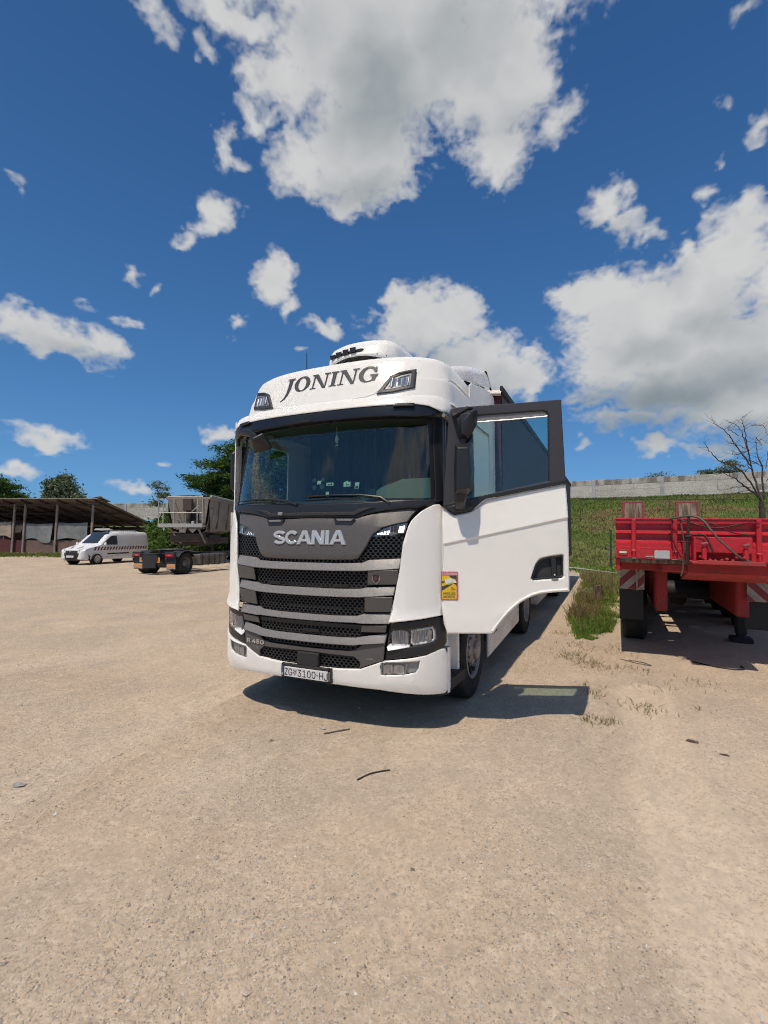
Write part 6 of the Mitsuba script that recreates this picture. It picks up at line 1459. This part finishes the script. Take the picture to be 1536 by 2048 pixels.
def tree(label, base, height, lobes, n, size, cols, seed, name='tree', trunk=0.2, group=None, clump=0.9, flatten=0.45, asp=0.45, flat=0.35, droop=0.15):
    """lobes: (dx, dy, z, rx, ry, rz) ellipsoids through which leaf clumps are spread; every clump hangs on a branch"""
    k = root(name, label, 'tree' if name != 'shrub' else 'shrub', group)
    r = np.random.default_rng(seed)
    base = np.array(base, float)
    vol = np.array([l[3] * l[4] * l[5] for l in lobes]); per = np.maximum(1, (n * vol / vol.sum()).astype(int))
    C, S, br = [], [], []
    for l, m in zip(lobes, per):
        nc = max(3, m // 130)
        d = r.normal(size=(nc, 3)); d /= np.linalg.norm(d, axis=1, keepdims=True)
        cc = d * (r.random((nc, 1)) ** 0.42) * np.array(l[3:6]) + np.array(l[:3])
        for c in cc:
            q = r.normal(size=(m // nc, 3)) * np.array([1, 1, flatten]) * clump * r.uniform(0.5, 1.1) * 0.55
            C.append(base + c + q); S.append(size * r.uniform(0.6, 1.3, len(q)))
            br.append(c)
    C, S = np.vstack(C), np.concatenate(S)
    ok = C[:, 2] > base[2] + 0.05
    m_, col = leaves(C[ok], S[ok], cols, seed + 1, asp, droop, flat)
    add(f'{k}__crown', m_, 'm_leaf', False, color=col)
    h = height * 0.8
    t = [base + np.array([0.15 * math.sin(i), 0.1 * math.cos(i), h * i / 4]) for i in range(5)]
    t[0] = base + np.array([0, 0, -0.3])
    limbs = []
    for c in [br[i] for i in r.choice(len(br), min(len(br), 22), replace=False)]:
        z0 = min(h * 0.95, max(0.2 * h, c[2] - 0.35 * np.hypot(c[0], c[1]) - 0.3))
        s0 = base + np.array([0, 0, z0]); e = base + c
        mid = (s0 + e) / 2 + np.array([0, 0, 0.12 * np.hypot(c[0], c[1])])
        limbs.append(tube([s0, mid, e], [trunk * 0.35, trunk * 0.22, trunk * 0.06], 5))
    add(f'{k}__trunk', tube(t, [trunk * 1.3, trunk, trunk * 0.8, trunk * 0.55, trunk * 0.2], 9), 'm_bark', 40)
    add(f'{k}__limbs', cat(*limbs), 'm_bark', 40)
    return k


# the big dark tree behind the tipper, its neighbours behind the lorry, and the trees beyond the shed
tree('big dark green tree behind the tipper trailer, left of the lorry', (-29.3, 31.1, 0.0), 11, [(0.8, 0.4, 9.6, 2.7, 2.2, 0.8), (-0.3, 0, 8.0, 3.3, 2.6, 0.9), (-2.2, -0.6, 6.6, 2.6, 2.2, 0.9), (1.2, 0.4, 6.6, 3.4, 3.0, 1.4), (-1.0, 0, 4.8, 3.8, 3.0, 1.2), (2.6, 1.0, 8.4, 2.4, 2.2, 1.0), (0.4, 0, 3.0, 4.0, 3.0, 1.0)], 44000, 0.19, DARKG, 21, trunk=0.28, clump=0.95, flatten=0.32, asp=0.28, flat=0.6)
tree('broad green tree behind the lorry, seen through its windscreen', (-23.4, 31.5, 0.0), 11, [(0, 0, 9.4, 3.6, 3.0, 1.4), (1.5, 0, 7.6, 3.8, 3.0, 1.6), (-1.5, 0, 6.6, 3.6, 3.0, 1.8), (2.6, 1.0, 5.2, 3.2, 2.6, 1.8), (0, 0, 4.2, 3.8, 3.0, 1.6)], 34000, 0.22, MIDG, 22, trunk=0.25)
tree('grey-green tree standing behind the middle of the shed roof', (-61.2, 35.3, 1.6), 9, [(0, 0, 7.4, 1.0, 1.0, 1.2), (-0.4, 0, 6.0, 2.0, 1.8, 1.2), (0.2, 0, 4.6, 2.6, 2.2, 1.1), (2.2, 1.0, 4.4, 1.0, 1.0, 0.9), (0.0, 0, 3.0, 2.6, 2.2, 1.2)], 15000, 0.20, GREYG, 23, trunk=0.2, clump=0.8, flatten=0.9, asp=0.6, flat=0.0, droop=0.3)
tree('dark spreading tree at the far left edge behind the shed', (-64.6, 29.2, 1.2), 10, [(-1.6, -0.8, 8.2, 2.0, 2.0, 0.8), (0.2, 0, 6.6, 3.0, 2.4, 0.8), (0.9, 0.4, 5.2, 3.1, 2.6, 0.8), (-1, 0, 4.0, 3.6, 2.6, 1.2)], 20000, 0.24, DARKG, 24, trunk=0.25, clump=1.0, flatten=0.3, asp=0.28, flat=0.6)
tree('small faint tree beyond the right end of the shed roof', (-64.6, 42.4, 3.0), 4.2, [(0, 0, 3.4, 0.9, 0.9, 0.7), (0, 0, 2.6, 1.3, 1.0, 0.6)], 1500, 0.2, GREYG, 25, trunk=0.1, clump=0.7)
tree('thin feathery sapling between the shed and the tipper trailer', (-29.4, 23.4, 0.0), 5.9, [(-0.1, 0, 5.5, 0.55, 0.5, 0.45), (0.2, 0, 4.9, 0.8, 0.6, 0.35), (-0.3, 0, 4.2, 0.6, 0.5, 0.35)], 900, 0.13, GREYG, 26, trunk=0.05, clump=0.5, asp=0.3)
for i, (x, y, w, h) in enumerate(((-31.1, 25.3, 2.2, 4.0), (-28.2, 22.6, 1.7, 2.4), (-25.2, 21.2, 1.7, 2.2), (-28.4, 24.6, 2.2, 3.6), (-26.0, 23.2, 2.0, 3.3), (-23.0, 22.6, 1.9, 2.6))):
    tree(('tall leafy shrub behind the rear of the white van', 'low bright green shrub beside the white van roof', 'green shrub in front of the tipper platform', 'dense shrub left of the tipper platform rails', 'dark shrub under the tipper platform', 'shrub behind the dark tractor unit')[i],
         (x, y, 0), h * 0.6, [(0, 0, h * 0.70, w * 0.62, w * 0.6, h * 0.28), (0, 0, h * 0.38, w, w * 0.8, h * 0.34)], 5000, 0.13, MIDG if i % 2 else DARKG, 40 + i, 'shrub', 0.06, None, 0.55, 0.7)
tree('small bush growing behind the concrete wall above the left ramp', (8.0, 57.0, 4.8), 3.8, [(0, 0, 3.2, 1.2, 0.8, 0.5), (0.2, 0, 2.4, 1.6, 1.0, 0.8)], 1100, 0.13, GREYG, 61, 'shrub', 0.06)
tree('leafy bush behind the concrete wall beside the dead tree', (13.1, 56.2, 4.8), 5.0, [(-0.6, 0, 3.6, 1.6, 1.0, 0.8), (1.0, 0, 3.9, 1.4, 1.0, 0.8), (0, 0, 2.8, 2.3, 1.2, 0.8)], 2400, 0.14, GREYG, 62, 'shrub', 0.08)

# the bare tree at the right edge: (sideways, height) of each limb, depth added at random
DT = root('dead_tree', 'bare dead tree with dark crooked branches at the right edge', 'tree')
LIMBS = [[(-0.04, -1.9), (-0.06, 0.62), (-0.09, 0.95)],
         [(-0.12, 0.99), (-0.33, 1.36), (-0.42, 1.53), (-0.65, 1.83), (-0.92, 2.06), (-1.21, 2.19), (-1.51, 2.26), (-1.69, 2.43), (-1.87, 2.64), (-1.96, 2.83), (-2.05, 2.90)],
         [(-0.12, 1.03), (-0.39, 1.27), (-0.66, 1.44), (-0.88, 1.61), (-1.08, 1.74), (-1.37, 1.87), (-1.62, 1.83)],
         [(-0.09, 0.95), (-0.14, 1.36), (-0.19, 1.74), (-0.25, 2.15), (-0.31, 2.34), (-0.45, 2.56), (-0.56, 2.77), (-0.70, 3.03), (-0.80, 3.24), (-0.95, 3.45), (-1.15, 3.62), (-1.24, 3.77), (-1.24, 3.90)],
         [(-0.25, 2.15), (-0.27, 2.52), (-0.33, 2.86), (-0.39, 3.18), (-0.44, 3.37), (-0.64, 3.60), (-0.83, 3.67)],
         [(-0.27, 2.52), (-0.28, 2.86), (-0.30, 3.20), (-0.33, 3.47), (-0.38, 3.66), (-0.36, 3.88)],
         [(0.01, 0.99), (0.03, 1.55), (0.10, 2.11), (0.04, 2.34), (-0.02, 2.62), (0.01, 2.90), (0.03, 3.13)], [(0.03, 3.13), (0.21, 2.86)],
         [(-0.33, 3.49), (-0.12, 3.49), (0.08, 3.45), (0.22, 3.18)], [(-0.33, 1.27), (-0.65, 1.29), (-0.95, 1.23), (-1.18, 1.12), (-1.48, 0.99)], [(-0.42, 1.40), (-0.79, 1.44), (-1.13, 1.36), (-1.49, 1.31)],
         [(-0.31, 2.00), (-0.45, 2.11), (-0.66, 2.13), (-0.86, 2.18)], [(-0.21, 2.22), (-0.39, 2.30), (-0.59, 2.36), (-0.66, 2.56), (-0.66, 2.69)], [(-0.56, 2.71), (-0.71, 2.79), (-0.89, 2.84), (-1.08, 2.86)], [(-0.68, 2.54), (-0.85, 2.49), (-1.02, 2.51)],
         [(-0.77, 3.13), (-0.92, 3.24), (-1.06, 3.33), (-1.15, 3.45)], [(-1.08, 1.76), (-1.11, 1.94), (-0.92, 2.19)], [(0.10, 2.11), (-0.08, 2.22), (-0.22, 2.24)], [(0.09, 2.04), (0.19, 2.49), (0.3, 3.1), (0.45, 3.6)], [(-0.12, 0.99), (0.14, 1.18), (0.5, 1.5), (0.9, 2.2)], [(0.1, 1.6), (0.5, 2.2), (0.8, 3.0), (0.9, 3.7)],
         [(0.22, 3.18), (0.4, 2.9), (0.5, 2.2)], [(0.3, 3.1), (0.6, 3.4), (0.9, 3.5)]]
r = np.random.default_rng(77)
dz0 = {}
twigs = []
for i, pts in enumerate(LIMBS):
    p = np.array(pts)
    n = len(p)
    d0 = dz0.get(tuple(pts[0]), 0.0)
    dep = d0 + np.cumsum(np.r_[0, (0 if i == 0 else r.uniform(-0.18, 0.18)) * np.linalg.norm(np.diff(p, axis=0), axis=1)])
    for q, d in zip(pts, dep):
        dz0[tuple(q)] = d
    P3 = np.array([np.array([7.27, 15.99, 1.9]) + a * RIGHT + d * AHEAD + np.array([0, 0, z]) for (a, z), d in zip(p, dep)])
    t = np.linspace(0, n - 1, n * 3); sm = np.stack([np.interp(t, np.arange(n), P3[:, j]) for j in range(3)], 1)
    sm[1:-1] += r.normal(size=sm[1:-1].shape) * 0.012
    r0, r1 = ((0.105, 0.075) if i == 0 else (0.034, 0.005) if i in (1, 2, 3, 6) else (0.022, 0.005) if i in (4, 5) else (0.012, 0.004))
    if i == 0:
        add(f'{DT}__trunk', tube(sm, np.linspace(r0, r1, len(sm)), 9), 'm_deadwood', 40)
    else:
        add(f'{DT}__branch', tube(sm, np.linspace(r0, r1, len(sm)), 6), 'm_deadwood', 40)
    if i:
        for _ in range(4 + len(sm) // 3):
            j = r.integers(len(sm) // 3, len(sm)); u = r.normal(size=3); u[2] = abs(u[2]) * 0.6; u /= np.linalg.norm(u); Lw = r.uniform(0.12, 0.42)
            twigs.append(tube([sm[j], sm[j] + u * Lw * 0.5 + r.normal(size=3) * 0.02, sm[j] + u * Lw + np.array([0, 0, 0.05])], [0.006, 0.004, 0.0025], 4))
k = add(f'{DT}__twigs', cat(*twigs), 'm_deadwood', 40)
labels[k] = {'kind': 'stuff'}


# grass: tufts of blades
def blades(X, Y, Z, H, W, cols, seed, lean=0.35):
    r = np.random.default_rng(seed)
    n = len(X)
    a = r.uniform(0, 2 * np.pi, n)
    p = np.stack([X, Y, Z], -1)
    side = np.stack([np.cos(a), np.sin(a), 0 * a], -1) * W[:, None]
    l = r.normal(size=(n, 3)) * lean * H[:, None]; l[:, 2] = H * r.uniform(0.75, 1, n)
    mid = p + l * 0.55 + np.array([0, 0, 0.12]) * H[:, None]
    v = np.stack([p - side, p + side, mid + side * 0.7, mid - side * 0.7, p + l], 1)
    i = np.arange(n)[:, None] * 5
    f = np.vstack([i + [0, 1, 2], i + [0, 2, 3], i + [3, 2, 4]])
    col = np.array(cols)[r.integers(0, len(cols), n)] * r.uniform(0.75, 1.25, (n, 1))
    return trimesh.Trimesh(v.reshape(-1, 3), f, process=False), np.repeat(col, 5, 0)


FRESH = [(0.172, 0.288, 0.053), (0.138, 0.24, 0.046), (0.23, 0.336, 0.083), (0.115, 0.198, 0.04)]
DRY = [(0.30, 0.235, 0.115), (0.24, 0.185, 0.09), (0.20, 0.18, 0.08), (0.34, 0.28, 0.16)]
OLIVE = [(0.15, 0.165, 0.05), (0.20, 0.175, 0.07), (0.11, 0.135, 0.04), (0.25, 0.20, 0.09)]


def stuff(key, label, mc, m='m_leaf'):
    add(key, mc[0], m, False, color=mc[1])
    labels[key] = {'label': label, 'kind': 'stuff', 'category': 'grass'}


r = np.random.default_rng(91)
# the green strip between the white lorry's trailer and the red one
n = 46000
y = 4.8 + 16.0 * r.random(n) ** 1.7
lo = np.interp(y, [4.8, 5.4, 7, 11, 15, 21], [2.05, 1.85, 1.75, 1.66, 1.62, 1.3]); hi = np.interp(y, [4.8, 5.6, 7.2, 12, 21], [2.25, 2.55, 2.72, 2.85, 3.4])
x = lo + (hi - lo) * r.random(n)
q = np.stack([x, y, 0 * x], -1)
k_ = meshkit.fbm(q * 1.6, 3, 71)
edge = np.minimum(np.minimum(x - lo, hi - x) / 0.30, (y - 4.85) / 0.7) + (meshkit.fbm(q * 4, 3, 72) - 0.5) * 1.8
keep = r.random(n) < np.clip((k_ - 0.16) * 4, 0.3, 1) * np.clip(edge, 0, 1)
x, y, k_ = x[keep], y[keep], k_[keep]
dry = (r.random(len(x)) < np.clip(np.exp(-((x - 1.95) / 0.28) ** 2 - ((y - 8.3) / 1.5) ** 2) * 0.9 + np.clip((y - 9) * 0.04, 0, 0.25), 0.04, 0.95))
H = r.uniform(0.06, 0.19, len(x)) * (1 + 1.1 * dry) * np.clip((k_ - 0.2) * 2.4, 0.4, 1.4)
for sel, key, lab, cols, sd in ((~dry, 'green_grass', 'fresh green grass and weeds in the strip between the trailers', FRESH, 5), (dry, 'dry_grass', 'dry straw-coloured stalks among the weeds between the trailers', DRY, 6)):
    stuff(key, lab, blades(x[sel], y[sel], ground_z(x[sel], y[sel]) - 0.01, H[sel], r.uniform(0.004, 0.009, sel.sum()), cols, sd))
# sparse tufts scattered on the sand
TUFTS = [(2.07, 3.77, .14, 150), (2.25, 3.42, .16, 170), (2.41, 3.2, .12, 90), (2.81, 1.77, .11, 120), (2.37, 1.2, .07, 60), (2.46, 1.23, .08, 50), (2.93, 3.18, .09, 40), (2.65, 3.3, .07, 40), (2.37, 2.07, .05, 24), (2.42, 1.97, .06, 26), (3.32, 1.92, .06, 20), (1.96, 3.56, .08, 40), (2.2, 4.3, .2, 70), (2.5, 4.4, .2, 70), (1.75, 5.2, .12, 60), (2.95, 2.5, .12, 40), (3.4, 2.9, .15, 40), (2.3, 2.3, .10, 26), (2.0, 4.5, .15, 50)]
X, Y, Hh = [], [], []
for cx, cy, s, m in TUFTS:
    m = int(m * 0.8)
    X.append(cx + r.normal(size=m) * s); Y.append(cy + r.normal(size=m) * s); Hh.append(r.uniform(0.02, 0.075, m))
X, Y, Hh = np.concatenate(X), np.concatenate(Y), np.concatenate(Hh)
stuff('sparse_weeds', 'thin half-dry weeds scattered on the sand in front of the red trailer', blades(X, Y, ground_z(X, Y) - 0.005, Hh, np.full(len(X), 0.004), OLIVE + DRY[:2], 7, 0.7))
# the slope
n = 110000
x = r.uniform(-14, 34, n); y = 19.8 + 29 * r.random(n) ** 1.15
q = np.stack([x, y, 0 * x], -1)
z = bank_z(x, y)
pat = meshkit.fbm(q * 0.28 + 5, 4, 81)
low = np.clip((24.5 - y) / 4, 0, 1)
grn = r.random(n) < np.clip(0.55 + low + (pat - 0.5) * 2.2, 0.08, 0.97)
H = r.uniform(0.07, 0.24, n) * (0.6 + 0.8 * pat)
on = z > 0.0
for sel, key, lab, cols, sd in ((grn & on, 'bank_green_grass', 'green grass growing on the embankment', [(0.115, 0.18, 0.040), (0.145, 0.205, 0.052), (0.09, 0.15, 0.036)], 8), (~grn & on, 'bank_dry_grass', 'olive and brownish grass on the upper embankment', [(0.15, 0.165, 0.058), (0.18, 0.165, 0.075), (0.155, 0.12, 0.06), (0.125, 0.155, 0.05)], 9)):
    stuff(key, lab, blades(x[sel], y[sel], z[sel] - 0.03, H[sel], r.uniform(0.012, 0.03, sel.sum()), cols, sd, 0.45))
# weeds along the foot of the slope and along the shed
n = 7000
x = r.uniform(-2, 14, n); y = 19.6 + r.random(n) * 2.6
C = np.stack([x, y, np.maximum(bank_z(x, y), 0) + 0.25 * r.random(n) + 0.25 * r.random(n) * (np.sin(x * 2.3) > 0.2)], -1)
mc = leaves(C, r.uniform(0.03, 0.07, n), FRESH, 10, 0.5)
stuff('foot_weeds', 'leafy green weeds along the foot of the embankment', mc)
n = 16000
u, v = r.uniform(-24, 9, n), -0.3 - 4.8 * r.random(n) ** 1.3
P = np.c_[u, v, 0 * u, np.ones(n)] @ rotz(24.675, (-38.17, 24.83, 0)).T
kk = meshkit.fbm(np.stack([P[:, 0], P[:, 1], 0 * u], -1) * 0.5, 3, 83)
ok = r.random(n) < np.clip((kk - 0.33) * 5, 0, 1)
P, kk = P[ok], kk[ok]
stuff('shed_grass', 'trampled olive grass along the front of the shed', blades(P[:, 0], P[:, 1], ground_z(P[:, 0], P[:, 1]) - 0.02, r.uniform(0.08, 0.35, len(P)) * np.clip(kk * 1.6, 0.5, 1.3), r.uniform(0.02, 0.04, len(P)), OLIVE + FRESH[:2], 11, 0.5))
